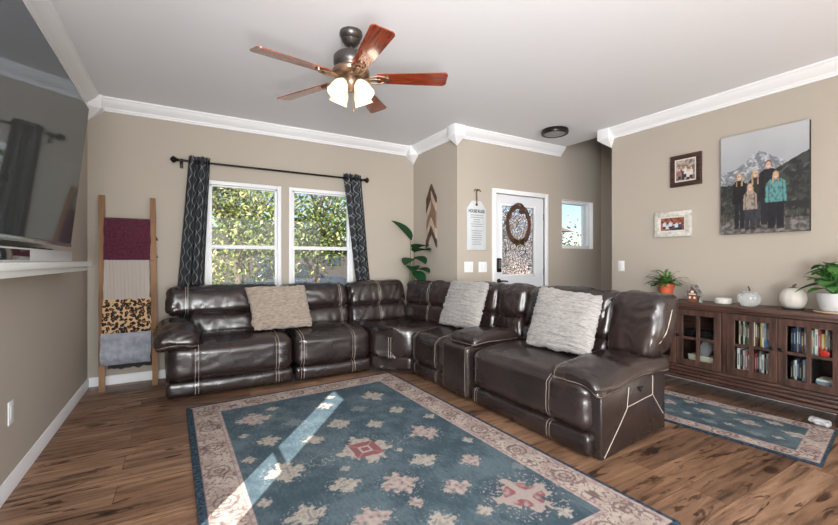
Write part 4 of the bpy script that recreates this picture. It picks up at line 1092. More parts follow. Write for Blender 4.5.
for k in range(4):
    a = math.radians(-111 + 45 + 90 * k)
    dirv = Vector((math.cos(a), math.sin(a), 0)); tp = Vector((FX, FY, 2.39)) + dirv * 0.072
    axis = (dirv * 0.55 + Vector((0, 0, -1))).normalized(); Mx = axis.to_track_quat('Z', 'Y').to_matrix().to_4x4()
    b = B(); lathe(b, [(0.022, 0.0), (0.030, 0.012), (0.046, 0.035), (0.056, 0.065), (0.058, 0.09), (0.062, 0.108), (0.066, 0.118), (0.060, 0.112), (0.054, 0.09), (0.052, 0.065), (0.042, 0.036), (0.024, 0.012), (0.0, .006)], tp, 28, Mx, ripple=lambda a_, z_: .02 * math.cos(a_ * 12))
    sh = obj('lamp_shade', b, M_shade, fan)
    b = B(); lathe(b, [(0, -0.014), (0.02, -0.012), (0.026, 0.0), (0.024, 0.012), (0, .014)], tp, 20, Mx); obj('shade_holder', b, M_brass, fan)
    b = B(); lathe(b, [(0, 0.03), (0.014, .04), (0.024, .062), (0.02, .082), (0, .092)], tp, 16, Mx); obj('bulb', b, M_bulb, sh)
    pl = bpy.data.lights.new('bulb_light', 'POINT'); pl.energy = 0.35; pl.color = (1, .84, .64); pl.shadow_soft_size = 0.04
    po = bpy.data.objects.new('bulb_light', pl); C.objects.link(po); po.location = tp + axis * 0.135
b = B(); tube(b, [(FX + .01, FY - .02, 2.34), (FX + .01, FY - .02, 2.21)], 0.0018, 5); lathe(b, [(0, 0), (.006, .004), (.006, .02), (0, .026)], (FX + .01, FY - .02, 2.19), 10); obj('pull_chain', b, M_brass, fan)

# flush light
fl = thing('ceiling_light', 'round dark bronze flush ceiling light, unlit, near the front door', 'ceiling light', (3.81, 3.34, H))
b = B(); lathe(b, [(0.118, 2.693), (0.130, 2.685), (0.152, 2.69), (0.158, 2.71), (0.150, 2.7395), (0.05, 2.7395)], (3.81, 3.34, 0), 40)
obj('rim', b, mat('dark bronze rim', L(52, 48, 48), .3, .8), fl)
b = B(); lathe(b, [(0, 2.675), (0.06, 2.678), (0.118, 2.690), (0.124, 2.70), (0, 2.70)], (3.81, 3.34, 0), 36); obj('diffuser', b, mat('grey frosted lens', L(150, 150, 152), .4), fl)

# ------------------------------------------------------------------ long cabinet with glass doors
def wood(name, c1, c2, axis=1, rough=.45, sc=5):
    m, n, l, p = new_mat(name); tc = n.new('ShaderNodeTexCoord')
    mp = n.new('ShaderNodeMapping'); s = [8.0, 8.0, 8.0]; s[axis] = .7; mp.inputs['Scale'].default_value = s; l.new(tc.outputs['Object'], mp.inputs[0])
    t = n.new('ShaderNodeTexNoise'); t.inputs['Scale'].default_value = sc; t.inputs['Detail'].default_value = 6; t.inputs['Distortion'].default_value = .4; l.new(mp.outputs[0], t.inputs[0])
    r = n.new('ShaderNodeValToRGB'); r.color_ramp.elements[0].position = .35; r.color_ramp.elements[1].position = .65; r.color_ramp.elements[0].color = c1; r.color_ramp.elements[1].color = c2
    l.new(t.outputs[0], r.inputs[0]); l.new(r.outputs[0], p.inputs[0]); p.inputs['Roughness'].default_value = rough
    b = n.new('ShaderNodeBump'); b.inputs['Strength'].default_value = .2; b.inputs['Distance'].default_value = .003; l.new(t.outputs[0], b.inputs['Height']); l.new(b.outputs[0], p.inputs['Normal'])
    return m
M_wy = wood('dark stained oak lengthwise', L(54, 37, 32), L(88, 62, 52), 1); M_wz = wood('dark stained oak upright', L(54, 37, 32), L(88, 62, 52), 2)
cab = thing('media_cabinet', 'long dark stained wood cabinet with four glass doors against the right wall', 'cabinet', (4.18, 1.68, 0))
CF = 4.0; CB = 4.355; CY0, CY1 = 0.925, 2.46
b = B(); box(b, CF - 0.045, CB + 0.003, CY0 - 0.03, CY1 + 0.03, 0.776, 0.808, 0.005); obj('top', b, M_wy, cab)
b = B(); box(b, CF - 0.02, CB, CY0 - 0.012, CY1 + 0.012, 0.752, 0.776, 0.004); obj('cornice', b, M_wy, cab)
for y in (CY0, CY1 - 0.03):
    b = B(); box(b, CF, CB, y, y + 0.03, 0.12, 0.755, 0.002); obj('side_panel', b, M_wz, cab)
b = B(); box(b, CB - 0.012, CB, CY0 + .03, CY1 - .03, 0.12, 0.755); obj('back_panel', b, M_wy, cab)
b = B(); box(b, CF + .005, CB - .012, 1.655, 1.700, 0.12, 0.755, 0.001); box(b, CF - 0.002, CF + .02, 1.6555, 1.7005, 0.20, 0.755, .002); obj('divider', b, M_wz, cab)
b = B(); box(b, CF + .004, CB - .012, CY0 + .03, CY1 - .03, 0.215, 0.235); obj('bottom_board', b, M_wy, cab)
for y0, y1 in ((CY0 + .03, 1.655), (1.70, CY1 - .03)):
    b = B(); box(b, CF + .045, CB - .012, y0, y1, 0.472, 0.49); obj('shelf', b, M_wy, cab)
b = B()
for k in range(3): box(b, CF - 0.012 - .004 * k, CF + .03, CY0 - .008, CY1 + .008, 0.205 - .030 * k, 0.232 - .030 * k, 0.006)
box(b, CF - .03, CF + .02, CY0 - .02, CY1 + .02, 0.112, 0.140, 0.005); obj('plinth_moulding', b, M_wy, cab)
for x in (CF + .05, CB - .06):
    for y in (CY0 + .05, CY1 - .05):
        b = B(); lathe(b, [(0, 0), (.022, 0), (.030, .02), (.034, .05), (.026, .085), (.032, .1), (.032, .115), (0, .115)], (x, y, 0), 18); obj('foot', b, M_wz, cab)
M_knob = mat('black iron knob', L(26, 24, 24), .4, .6); M_cg = glass_mat('cabinet glass', (.97, .98, .97, 1))
DZ0, DZ1 = 0.238, 0.748
for (y0, y1, kn, nm) in ((2.064, 2.428, -1, 'far left'), (1.702, 2.060, 1, 'second'), (1.318, 1.653, -1, 'third'), (0.957, 1.314, 1, 'right')):
    sw = 0.052; f0, f1 = CF - 0.018, CF + .003; ym = (y0 + y1) / 2
    ys = [y0, y0 + sw, ym - .013, ym + .013, y1 - sw, y1]; zs = [DZ0, DZ0 + .055, .478, .50, DZ1 - .052, DZ1]
    b = B(); gv = {}
    solid = lambda i, k: 0 <= i < 5 and 0 <= k < 5 and not (i in (1, 3) and k in (1, 3))
    def gvt(i, k, x):
        if (i, k, x) not in gv: gv[(i, k, x)] = b.verts.new((x, ys[i], zs[k]))
        return gv[(i, k, x)]
    for i in range(5):
        for k in range(5):
            if not solid(i, k): continue
            thin = .006 if (i == 2 or k == 2) and False else 0
            b.faces.new([gvt(*q, f0) for q in ((i, k), (i, k + 1), (i + 1, k + 1), (i + 1, k))]); b.faces.new([gvt(*q, f1) for q in ((i, k), (i + 1, k), (i + 1, k + 1), (i, k + 1))])
            for (di, dk, e0, e1) in ((-1, 0, (i, k), (i, k + 1)), (1, 0, (i + 1, k + 1), (i + 1, k)), (0, -1, (i + 1, k), (i, k)), (0, 1, (i, k + 1), (i + 1, k + 1))):
                if not solid(i + di, k + dk): b.faces.new((gvt(*e0, f0), gvt(*e1, f0), gvt(*e1, f1), gvt(*e0, f1))[::-1])
    dr = obj('door', b, M_wz, cab, smooth=30)
    bv = dr.modifiers.new('bevel', 'BEVEL'); bv.width = .0025; bv.segments = 2; bv.limit_method = 'ANGLE'
    b = B(); box(b, CF - .004, CF - .001, y0 + sw, y1 - sw, DZ0 + .055, DZ1 - .052); obj('pane', b, M_cg, dr, smooth=False)
    ky = y0 + .026 if kn == -1 else y1 - .026
    b = B(); lathe(b, [(.008, 0), (.006, .012), (.014, .018), (.015, .026), (.008, .032), (0, .033)], (f0, ky, 0.51), 14, Matrix.Rotation(-PI / 2, 4, 'Y')); obj('knob', b, M_knob, dr)

BOOKC = {'white': (222, 222, 218), 'black': (36, 36, 40), 'navy': (44, 56, 92), 'red': (170, 48, 52), 'pink': (206, 140, 150), 'teal': (74, 132, 140), 'light blue': (132, 164, 196), 'grey': (128, 130, 134), 'cream': (206, 194, 168), 'green': (84, 116, 84), 'yellow': (208, 176, 90), 'brown': (110, 80, 62)}
ORD = ['first', 'second', 'third', 'fourth', 'fifth', 'sixth', 'seventh', 'eighth', 'ninth', 'tenth', 'eleventh', 'twelfth', 'thirteenth', 'fourteenth', 'fifteenth', 'sixteenth', 'seventeenth', 'eighteenth']
M_page = mat('book pages', L(214, 206, 190), .9)
def book(yc, z, w, hgt, dep, colr, label, group, x=4.065, lean=0.0):
    b = B(); c = .0022
    box(b, x, x + dep, yc - w / 2, yc - w / 2 + c, z, z + hgt, mi=0); box(b, x, x + dep, yc + w / 2 - c, yc + w / 2, z, z + hgt, mi=0)
    box(b, x - .001, x + c, yc - w / 2, yc + w / 2, z, z + hgt, .0008, mi=0)
    box(b, x + c, x + dep - .004, yc - w / 2 + c, yc + w / 2 - c, z + .003, z + hgt - .003, mi=1)
    box(b, x - .0014, x, yc - w * .25, yc + w * .25, z + hgt * .35, z + hgt * .8, mi=2)
    mm = mat('book ' + colr, L(*BOOKC[colr]), .5); lb = {'white': 'grey', 'cream': 'brown', 'black': 'grey', 'grey': 'white', 'navy': 'light blue', 'red': 'pink', 'pink': 'white'}.get(colr, 'cream')
    o = obj('book', b, [mm, M_page, mat('book ' + lb, L(*BOOKC[lb]), .5)], None, smooth=False)
    tag(o, label, 'book', group); return o
def shelf_of_books(y_from, y_to, z, where, cols, seed, hmax=.20, hmin=.165):
    """books from left (far, larger y) to right"""
    r = random.Random(seed); y = y_from; i = 0
    while y - .012 > y_to and i < len(ORD):
        w = min(r.uniform(.009, .018), y - y_to)
        col = cols[i % len(cols)]
        book(y - w / 2, z, w, r.uniform(hmin, hmax), r.uniform(.15, .19), col, '%s book from the left with %s spine, %s' % (ORD[i], col, where), 'books behind the glass cabinet doors', x=4.062 + r.uniform(0, .012))
        y -= w + r.choice((.0012, .0012, .004)); i += 1
shelf_of_books(1.600, 1.36, .490, 'upper shelf behind the third cabinet door', ['cream', 'black', 'white', 'green', 'grey', 'teal', 'white', 'brown', 'black', 'yellow', 'white', 'light blue', 'grey'], 1, .225, .17)
shelf_of_books(1.612, 1.352, .235, 'lower shelf behind the third cabinet door', ['white', 'black', 'white', 'pink', 'white', 'red', 'brown', 'red', 'black', 'grey', 'white', 'black', 'white'], 2, .222, .17)
shelf_of_books(1.262, 1.03, .490, 'upper shelf behind the right cabinet door', ['black', 'navy', 'grey', 'navy', 'brown', 'grey', 'navy', 'cream', 'teal', 'white', 'red', 'yellow', 'white', 'grey'], 3, .20, .16)
shelf_of_books(1.262, 1.13, .235, 'lower shelf behind the right cabinet door', ['black', 'teal', 'white', 'navy', 'black', 'light blue', 'grey', 'black'], 4, .21, .17)
def simple(name, bm, m, label, cat, group=None, sm=40): o = obj(name, bm, m, None, smooth=sm); tag(o, label, cat, group); return o
for k, (colr, dy) in enumerate((('white', 0), ('grey', .006), ('white', -.004), ('light blue', .004), ('white', 0))):
    z = .2355 + .0165 * k; b = B(); box(b, 4.062, 4.20, 1.008 + dy, 1.115 + dy, z, z + .0155, .001)
    simple('magazine', b, mat('book ' + colr, L(*BOOKC[colr]), .5), '%s magazine %s in the flat stack behind the right cabinet door' % (colr, ['at the bottom', 'second from the bottom', 'in the middle', 'second from the top', 'at the top'][k]), 'magazine', 'stacked magazines in the cabinet')
b = B(); box(b, 4.03, 4.058, 1.035, 1.085, .4905, .535, .006); lathe(b, [(0, .535), (.012, .535), (.010, .548), (0, .55)], (4.044, 1.06, 0), 12); simple('toy_box', b, mat('red plastic', L(206, 52, 46), .35), 'small red box on the upper shelf behind the right cabinet door', 'box')
b = B(); box(b, 4.028, 4.056, 1.372, 1.41, .4905, .545, .008); simple('toy_block', b, mat('blue plastic', L(74, 140, 200), .35), 'small blue block in front of the books behind the third cabinet door', 'toy')
def weave():
    m, n, l, p = new_mat('pale woven rattan'); tc = n.new('ShaderNodeTexCoord')
    c = n.new('ShaderNodeTexChecker'); c.inputs['Scale'].default_value = 90; c.inputs[1].default_value = L(206, 206, 190); c.inputs[2].default_value = L(150, 156, 140); l.new(tc.outputs['Object'], c.inputs[0]); l.new(c.outputs[0], p.inputs[0]); p.inputs['Roughness'].default_value = .8; return m
bk = thing('storage_basket', 'pale woven basket on the bottom of the second cabinet bay', 'basket', (4.15, 1.88, .2355))
b = B(); box(b, 4.06, 4.25, 1.765, 2.00, .236, .325, .012); obj('body', b, weave(), bk)
b = B(); tube(b, [(4.065, 1.77, .325), (4.245, 1.77, .325), (4.245, 1.995, .325), (4.065, 1.995, .325)], .007, 6, closed=True); obj('rim', b, mat('rattan rim', L(190, 188, 170), .8), bk)
b = B(); box(b, -.004, .004, -.05, .05, 0, .16, .001, M=Matrix.Translation((4.10, 1.90, .330)) @ Matrix.Rotation(.5, 4, 'X')); simple('booklet', b, mat('book grey', L(*BOOKC['grey']), .5), 'grey booklet leaning out of the woven basket in the cabinet', 'booklet')
b = B(); box(b, 4.06, 4.20, 1.74, 2.03, .4905, .555, .004); box(b, 4.057, 4.06, 1.78, 1.86, .515, .535, .001); simple('media_player', b, mat('black electronics', L(26, 28, 30), .25), 'black media player on the upper shelf behind the second cabinet door', 'media player')

# things standing on the cabinet
CT = 0.8085
def pot_lathe(c, prof, m, parent, nm='pot', rip=None):
    b = B(); lathe(b, prof, c, 36, ripple=rip); return obj(nm, b, m, parent)
c = (4.16, 2.25, CT)
pt = thing('potted_plant', 'bushy Christmas-cactus-like plant in an orange clay pot on the cabinet', 'plant', c)
pt['label'] = 'bushy arching green plant in an orange pot on the left end of the cabinet'
pot_lathe(c, [(0, 0), (.048, 0), (.052, .01), (.066, .12), (.074, .125), (.076, .16), (.068, .16), (.064, .135), (0, .13)], mat('orange clay', L(200, 92, 54), .6, var=(14, L(172, 74, 44))), pt)
b = B(); lathe(b, [(0, .128), (.063, .134), (0, .14)], c, 20); obj('soil', b, mat('potting soil', L(60, 46, 38), .95), pt)
b = B(); rnd = random.Random(12)
for k in range(70):
    a = rnd.uniform(0, 2 * PI); ln_ = rnd.uniform(.09, .20); el = rnd.uniform(.35, 1.3); dv = Vector((math.cos(a) * math.cos(el), math.sin(a) * math.cos(el), math.sin(el)))
    p = Vector(c) + Vector((rnd.uniform(-.03, .03), rnd.uniform(-.03, .03), .135)); ns = 5
    for s in range(ns):
        dv2 = (dv + Vector((0, 0, -.22 * s))).normalized(); sl_ = ln_ / ns * 1.15
        leaf(b, p, dv2, sl_ * 1.25, rnd.uniform(.026, .036), .05, .1, n=3); p = p + dv2 * sl_
for (dx, dy, dz, wd) in ((-.02, .16, .21, .03), (.0, .14, .17, .035), (-.04, -.13, .16, .03), (.0, -.02, .2, .03)):
    p0 = Vector(c) + Vector((0, 0, .14)); e = Vector(c) + Vector((dx, dy, dz)); tube(b, [p0, p0.lerp(e, .5) + Vector((0, 0, .02)), e], .003, 5); leaf(b, e - (e - p0).normalized() * .02, (e - p0), .05, wd, .2, .1, n=4)
obj('foliage', b, leaf_mat('cactus leaves', L(48, 92, 44), L(74, 122, 58), L(104, 146, 78)), pt, smooth=60)
# little house
c = (4.14, 1.985, CT)
hs = thing('miniature_house', 'small wooden A-frame miniature house with snowy trim on the cabinet', 'ornament', c)
b = B(); box(b, c[0] - .04, c[0] + .04, c[1] - .042, c[1] + .042, CT, CT + .012, .002); box(b, c[0] - .032, c[0] + .032, c[1] - .036, c[1] + .036, CT + .012, CT + .07, .002)
tb = B(); prism(tb, [(-.046, 0), (.046, 0), (0, .085)], -.032, .032); merge(b, tb, Matrix.Translation((c[0], c[1], CT + .07)) @ Matrix(((0, 0, 1, 0), (1, 0, 0, 0), (0, 1, 0, 0), (0, 0, 0, 1)))); obj('body', b, mat('ornament brown', L(112, 72, 52), .7), hs)
b = B()
for s in (-1, 1):
    tb = B(); box(tb, -.042, .042, -.006, .006, -.002, .112, .002)
    merge(b, tb, Matrix.Translation((c[0], c[1] + s * .056, CT + .062)) @ Matrix.Rotation(s * math.radians(29), 4, 'X'))
obj('roof', b, mat('ornament roof', L(70, 60, 56), .7, var=(40, L(150, 150, 148))), hs)
b = B(); box(b, c[0] - .036, c[0] - .0315, c[1] - .030, c[1] + .030, CT + .068, CT + .078, .001); obj('trim', b, mat('ornament white', L(220, 214, 200), .6), hs)
for q in ((-.012, .012, .082, .105), (-.028, -.012, .03, .05), (.012, .028, .03, .05)):
    b = B(); box(b, c[0] - .036, c[0] - .0315, c[1] + q[0], c[1] + q[1], CT + q[2], CT + q[3], .001); obj('window', b, mat('ornament white', L(220, 214, 200), .6), hs)
b = B(); box(b, c[0] - .035, c[0] - .0315, c[1] - .008, c[1] + .008, CT + .013, CT + .052, .001); obj('door', b, mat('ornament red', L(150, 60, 48), .6), hs)
b = B(); lathe(b, [(0, 0), (.018, .0), (.012, .02), (.015, .02), (.008, .045), (0, .06)], (c[0] - .015, c[1] - .062, CT), 12); obj('tree', b, mat('ornament green', L(52, 70, 52), .8, var=(60, L(170, 176, 174))), hs)
# white dish
c = (4.18, 1.765, CT)
b = B(); lathe(b, [(0, 0), (.058, 0), (.064, .006), (.064, .045), (.060, .050), (.056, .046), (.054, .012), (0, .010)], c, 36); simple('candle_dish', b, mat('white ceramic', L(200, 198, 194), .3), 'low round white dish between the miniature house and the glass pumpkin', 'dish')
# glass pumpkin
c = (4.15, 1.56, CT)
gp = thing('glass_pumpkin', 'clear cut-glass pumpkin with a dark stem on the cabinet', 'pumpkin', c)
def rip8(a, z): return .07 * abs(math.sin(a * 4)) - .035
m, n, l, p = new_mat('frosted pumpkin glass'); p.inputs['Base Color'].default_value = L(236, 240, 240); p.inputs['Transmission Weight'].default_value = .75; p.inputs['Roughness'].default_value = .08
tc = n.new('ShaderNodeTexCoord'); v = n.new('ShaderNodeTexVoronoi'); v.inputs['Scale'].default_value = 40; l.new(tc.outputs['Object'], v.inputs[0]); bp = n.new('ShaderNodeBump'); bp.inputs['Strength'].default_value = .35; bp.inputs['Distance'].default_value = .006; l.new(v.outputs[0], bp.inputs['Height']); l.new(bp.outputs[0], p.inputs['Normal'])
b = B(); lathe(b, [(0, .004), (.045, 0), (.066, .018), (.079, .055), (.075, .095), (.054, .122), (.026, .128), (0, .120)], c, 64, ripple=rip8); obj('body', b, m, gp, smooth=70)
b = B(); tube(b, [(c[0], c[1], CT + .12), (c[0], c[1] - .002, CT + .14), (c[0], c[1] + .008, CT + .168)], [.008, .006, .005], 8); obj('stem', b, mat('dark stem', L(74, 62, 46), .7), gp)
# white pumpkin
c = (4.15, 1.275, CT)
wp = thing('ceramic_pumpkin', 'round white ceramic pumpkin jar with a brown stem on the cabinet', 'pumpkin', c)
b = B(); lathe(b, [(0, 0), (.066, 0), (.07, .010), (0, .012)], c, 36); obj('base', b, mat('dark stand', L(52, 46, 42), .6), wp)
b = B(); lathe(b, [(0, .011), (.048, .011), (.068, .032), (.081, .065), (.084, .095), (.076, .130), (.055, .158), (.030, .170), (0, .166)], c, 64, ripple=lambda a, z: .03 * abs(math.sin(a * 5)) - .015); obj('body', b, mat('matte white ceramic', L(196, 191, 182), .5, bump=(50, .2, .003)), wp, smooth=70)
b = B(); lathe(b, [(0, .162), (.030, .164), (.026, .172), (.012, .176), (0, .176)], c, 16); tube(b, [(c[0], c[1], CT + .17), (c[0], c[1] - .006, CT + .19), (c[0] - .004, c[1] - .02, CT + .198)], [.010, .008, .006], 8); obj('stem', b, mat('brown stem', L(92, 74, 56), .7), wp)
# big leaf plant
c = (4.13, 1.035, CT)
sp_ = thing('potted_plant', 'broad-leaved green plant in a ribbed white pot on the right end of the cabinet', 'plant', c)
b = B(); lathe(b, [(0, 0), (.105, 0), (.112, .006), (.112, .014), (.10, .012), (0, .010)], c, 36); obj('saucer', b, mat('pale wood saucer', L(196, 170, 140), .6), sp_)
b = B(); lathe(b, [(0, .013), (.072, .013), (.078, .02), (.092, .08), (.100, .145), (.094, .146), (.090, .13), (0, .128)], c, 40, ripple=lambda a, z: .012 * math.sin(z * 400)); obj('pot', b, mat('white ribbed ceramic', L(196, 196, 198), .45, bump=(1, .6, .006, (0.1, .1, 160))), sp_)
b = B(); rnd = random.Random(21)
LV = leaf_mat('broad leaves', L(42, 92, 44), L(70, 128, 60), L(110, 158, 92))
for k in range(44):
    a = rnd.uniform(0, 2 * PI) if k > 7 else rnd.uniform(1.6, 4.6); el = rnd.uniform(-.15, 1.25); rr = rnd.uniform(.02, .09); zz = rnd.uniform(.16, .36)
    p = Vector(c) + Vector((rr * math.cos(a), rr * math.sin(a), zz)); dv = Vector((math.cos(a) * math.cos(el), math.sin(a) * math.cos(el), math.sin(el)))
    leaf(b, p, dv, rnd.uniform(.10, .155), rnd.uniform(.065, .095), .35, .12, n=6); tube(b, [Vector(c) + Vector((0, 0, .13)), p], .003, 5)
obj('foliage', b, LV, sp_, smooth=60)
# scrap on the floor under the cabinet
b = B(); cushion(b, 3.965, 4.04, 1.02, 1.14, 0.001, .045, .018, (16, 20, 8), amp=.02, sc=22, seed=3, wr=.006, wsc=30); simple('cloth', b, mat('white cloth', L(200, 200, 200), .9), 'small crumpled white cloth on the floor under the right end of the cabinet', 'cloth')

# ------------------------------------------------------------------ pictures on the right wall
M_print = paint_mat('satin photo print', 0.45, 0.4)
def ell(u, v, cx, cy, rx, ry): return ((u - cx) / rx) ** 2 + ((v - cy) / ry) ** 2 < 1
PEOPLE = [  # centre u, head v, head radius, hair, hair length, top, legs, shoulder half width, foot v, torso length
    (0.235, 0.575, .035, (206, 176, 130), .13, (42, 42, 46), (46, 46, 52), .075, .07, .24),
    (0.425, 0.585, .035, (214, 186, 140), .14, (62, 56, 58), (70, 72, 80), .075, .07, .24),
    (0.575, 0.655, .038, (120, 96, 74), .02, (50, 48, 52), (50, 50, 56), .10, .10, .27),
    (0.365, 0.455, .034, (216, 190, 150), .09, (178, 162, 150), (66, 66, 74), .075, .06, .18),
    (0.655, 0.545, .034, (206, 170, 120), .10, (110, 170, 172), (44, 44, 50), .105, .06, .22)]
def canvas_paint(u, v):
    # v up; a family in front of a dark forested slope with a snowy peak
    ridge = .63 + .16 * math.exp(-((u - .48) / .22) ** 2) + .03 * N2(u * 8, 0, 2)
    slope = .50 + .38 * max(0, u - .42) ** .9 + .02 * N2(u * 20, 3)
    if v > ridge and v > slope: c = mix3((182, 186, 192), (206, 208, 212), sst(.6, 1.0, v) + .3 * N2(u * 4, v * 4))
    elif v > slope:
        q = N2(u * 13 + v * 9, v * 18 - u * 5, 4) * .5 + N2(u * 38 + v * 30, v * 44 - u * 16, 6) * .45 + .7 * (v - .64)
        c = mix3((128, 133, 140), (212, 216, 222), sst(-.2, .35, q))
    else:
        c = mix3((52, 54, 54), (78, 80, 76), sst(-.3, .4, N2(u * 10, v * 14, 6) + .5 * N2(u * 40, v * 40, 1)))
        if u > .45 and abs((v - .5) - .75 * (u - .45)) < .03 and N2(u * 30, v * 30, 8) > .0: c = mix3(c, (182, 164, 160), .7)
        if N2(u * 14 - v * 10, v * 22, 9) > .42: c = mix3(c, (120, 124, 128), .6)
    if v < .13: c = mix3((88, 88, 88), (146, 144, 142), sst(-.2, .4, N2(u * 16, v * 30, 3)))
    if v < .2 and N2(u * 60, v * 14, 5) > .25: c = mix3(c, (150, 132, 112), .6)
    for (pu, hv, hr, hair, hl, top, legs, sw, fv, tl) in PEOPLE:
        t0 = hv - hr * 1.1
        if ell(u, v, pu, hv + .004, hr * 1.0, hr * 1.0) or (abs(u - pu) < hr * 1.1 and hv - hl * .75 < v < hv and abs(u - pu) > hr * .62): c2 = mix3(hair, (120, 96, 70), .5 * sst(0, .4, N2(u * 90, v * 12, 2)))
        else: c2 = None
        if ell(u, v, pu, hv - .008, hr * .78, hr * .92): c2 = (226, 186, 168) if not (hv - hr * .62 < v < hv - hr * .42 and abs(u - pu) < hr * .35) else (236, 226, 222)
        if hv - .006 < v < hv + .002 and hr * .2 < abs(u - pu) < hr * .5: c2 = (120, 92, 82)
        if c2 is None and t0 - tl < v < t0:
            w = sw * (0.55 + .45 * sst(0, .04, t0 - v)) * (1 + .12 * (t0 - v) / tl)
            if abs(u - pu) < w: c2 = mix3(top, (20, 20, 20), .35 * sst(-.1, .5, N2(u * 40, v * 30, pu * 9)) + (.25 if abs(abs(u - pu) - w * .68) < .008 else 0))
        if c2 is None and fv < v <= t0 - tl:
            w = sw * .82
            if abs(u - pu) < w and abs(u - pu) > .008: c2 = mix3(legs, (20, 20, 22), .3 * sst(-.1, .5, N2(u * 40, v * 20, 3)))
        if c2 is None and fv - .022 < v <= fv and .01 < abs(u - pu) < sw * .85: c2 = (60, 50, 46)
        if c2: c = c2
    return tuple(q * .86 for q in c)
def wall_picture(name, label, y0, y1, z0, z1, depth, paintfn, nx, ny, frame=None, fw=0.0, matw=0.0, edge=None, group=None):
    """picture on the right wall; y1 is the far (left) end"""
    t = thing(name, label, 'picture', (XR - depth / 2, (y0 + y1) / 2, z0), group=group); xf = XR - depth
    if frame is None:
        b = B(); box(b, xf + .001, XR - .001, y0, y1, z0, z1, .002); obj('canvas_block', b, edge, t)
        a0, a1, c0, c1 = y0, y1, z0, z1; px = xf - .0005
    else:
        b = B()
        for q in ((y0, y1, z1 - fw, z1), (y0, y1, z0, z0 + fw), (y0, y0 + fw, z0 + fw, z1 - fw), (y1 - fw, y1, z0 + fw, z1 - fw)): box(b, xf, XR - .001, q[0], q[1], q[2], q[3], .004)
        obj('frame', b, frame, t)
        if matw: b = B(); box(b, xf + .008, xf + .012, y0 + fw, y1 - fw, z0 + fw, z1 - fw); obj('mat_board', b, mat('mat board', L(214, 206, 192), .9) if matw > 0 else None, t)
        w = fw + abs(matw); a0, a1, c0, c1 = y0 + w, y1 - w, z0 + w, z1 - w; px = xf + .007
    b = B(); paint_grid(b, lambda u, v: Vector((px, a1 + (a0 - a1) * u, c0 + (c1 - c0) * v)), nx, ny, paintfn)
    for f in b.faces: f.normal_flip() if f.normal.x > 0 else None
    obj('photo_print', b, M_print, t, smooth=False); return t
wall_picture('canvas_print', 'large unframed canvas photo of a family of five before a snowy mountain', 1.232, 1.852, 1.435, 2.328, .04, canvas_paint, 150, 210, edge=mat('dark canvas edge', L(40, 40, 42), .7))
def group_paint(bgc, n_, seed, cols):
    rnd = random.Random(seed); P = [(.12 + .76 * (k + .5) / n_ + rnd.uniform(-.03, .03), .5 + rnd.uniform(-.08, .16), rnd.choice(cols)) for k in range(n_)]
    def fn(u, v):
        c = mix3(bgc, tuple(x * .6 for x in bgc), sst(-.3, .4, N2(u * 6, v * 6, seed)))
        for pu, hv, col in P:
            if ell(u, v, pu, hv + .02, .065, .085): c = (70, 52, 44)
            if ell(u, v, pu, hv, .048, .068): c = (214, 176, 158)
            if abs(u - pu) < .085 and hv - .34 < v < hv - .06: c = col
            if abs(u - pu) < .075 and hv - .5 < v < hv - .34: c = (44, 42, 46)
        return c
    return fn
M_dkf = wood('carved dark frame', L(40, 26, 22), L(74, 50, 42), 1, .4)
wall_picture('picture_frame', 'small dark wood framed family photo, upper of the two left of the canvas', 2.024, 2.314, 1.945, 2.262, .03, group_paint((176, 160, 150), 5, 3, [(66, 60, 64), (96, 100, 110), (150, 96, 96), (206, 200, 196)]), 44, 48, M_dkf, .045, .012)
M_wf = mat('distressed white frame', L(214, 212, 206), .6, bump=(30, .3, .004), var=(24, L(180, 176, 168)))
wall_picture('picture_frame', 'small distressed white framed group photo, lower of the two left of the canvas', 2.115, 2.475, 1.44, 1.70, .03, group_paint((158, 96, 78), 6, 8, [(196, 206, 214), (60, 72, 92), (220, 216, 210)]), 54, 36, M_wf, .052, .014)
def plate(x, y, z, w, h, axis, label, name='light_switch', n_=1, cat='switch'):
    t = thing(name, label, cat, (x, y, z)); s = 1 if axis in ('+x',) else -1
    b = B()
    if axis == '-y': box(b, x - w / 2, x + w / 2, y - .006, y - .0005, z - h / 2, z + h / 2, .002)
    elif axis == '-x': box(b, x - .006, x - .0005, y - w / 2, y + w / 2, z - h / 2, z + h / 2, .002)
    else: box(b, x + .0005, x + .006, y - w / 2, y + w / 2, z - h / 2, z + h / 2, .002)
    obj('plate', b, M_vinyl, t)
    for k in range(n_):
        o_ = (k - (n_ - 1) / 2) * .046; b = B()
        if axis == '-y': box(b, x + o_ - .016, x + o_ + .016, y - .010, y - .004, z - .033, z + .033, .002)
        elif axis == '-x': box(b, x - .010, x - .004, y + o_ - .016, y + o_ + .016, z - .033, z + .033, .002)
        else: box(b, x + .004, x + .008, y + o_ - .016, y + o_ + .016, z - .033, z + .033, .002)
        obj('rocker' if cat == 'switch' else 'socket', b, mat('switch white', L(222, 224, 226), .35), t)
plate(2.926, YE, 1.119, .125, .125, '-y', 'white double wall switch, the left one under the tag sign', n_=2)
plate(3.137, YE, 1.117, .125, .125, '-y', 'white double wall switch, the right one beside the door', n_=2)
plate(XR, 2.868, 1.132, .075, .12, '-x', 'white wall switch on the right wall near its end')
plate(XL, 2.885, .405, .075, .12, '+x', 'white wall outlet low on the left wall', 'wall_outlet', 1, 'outlet')

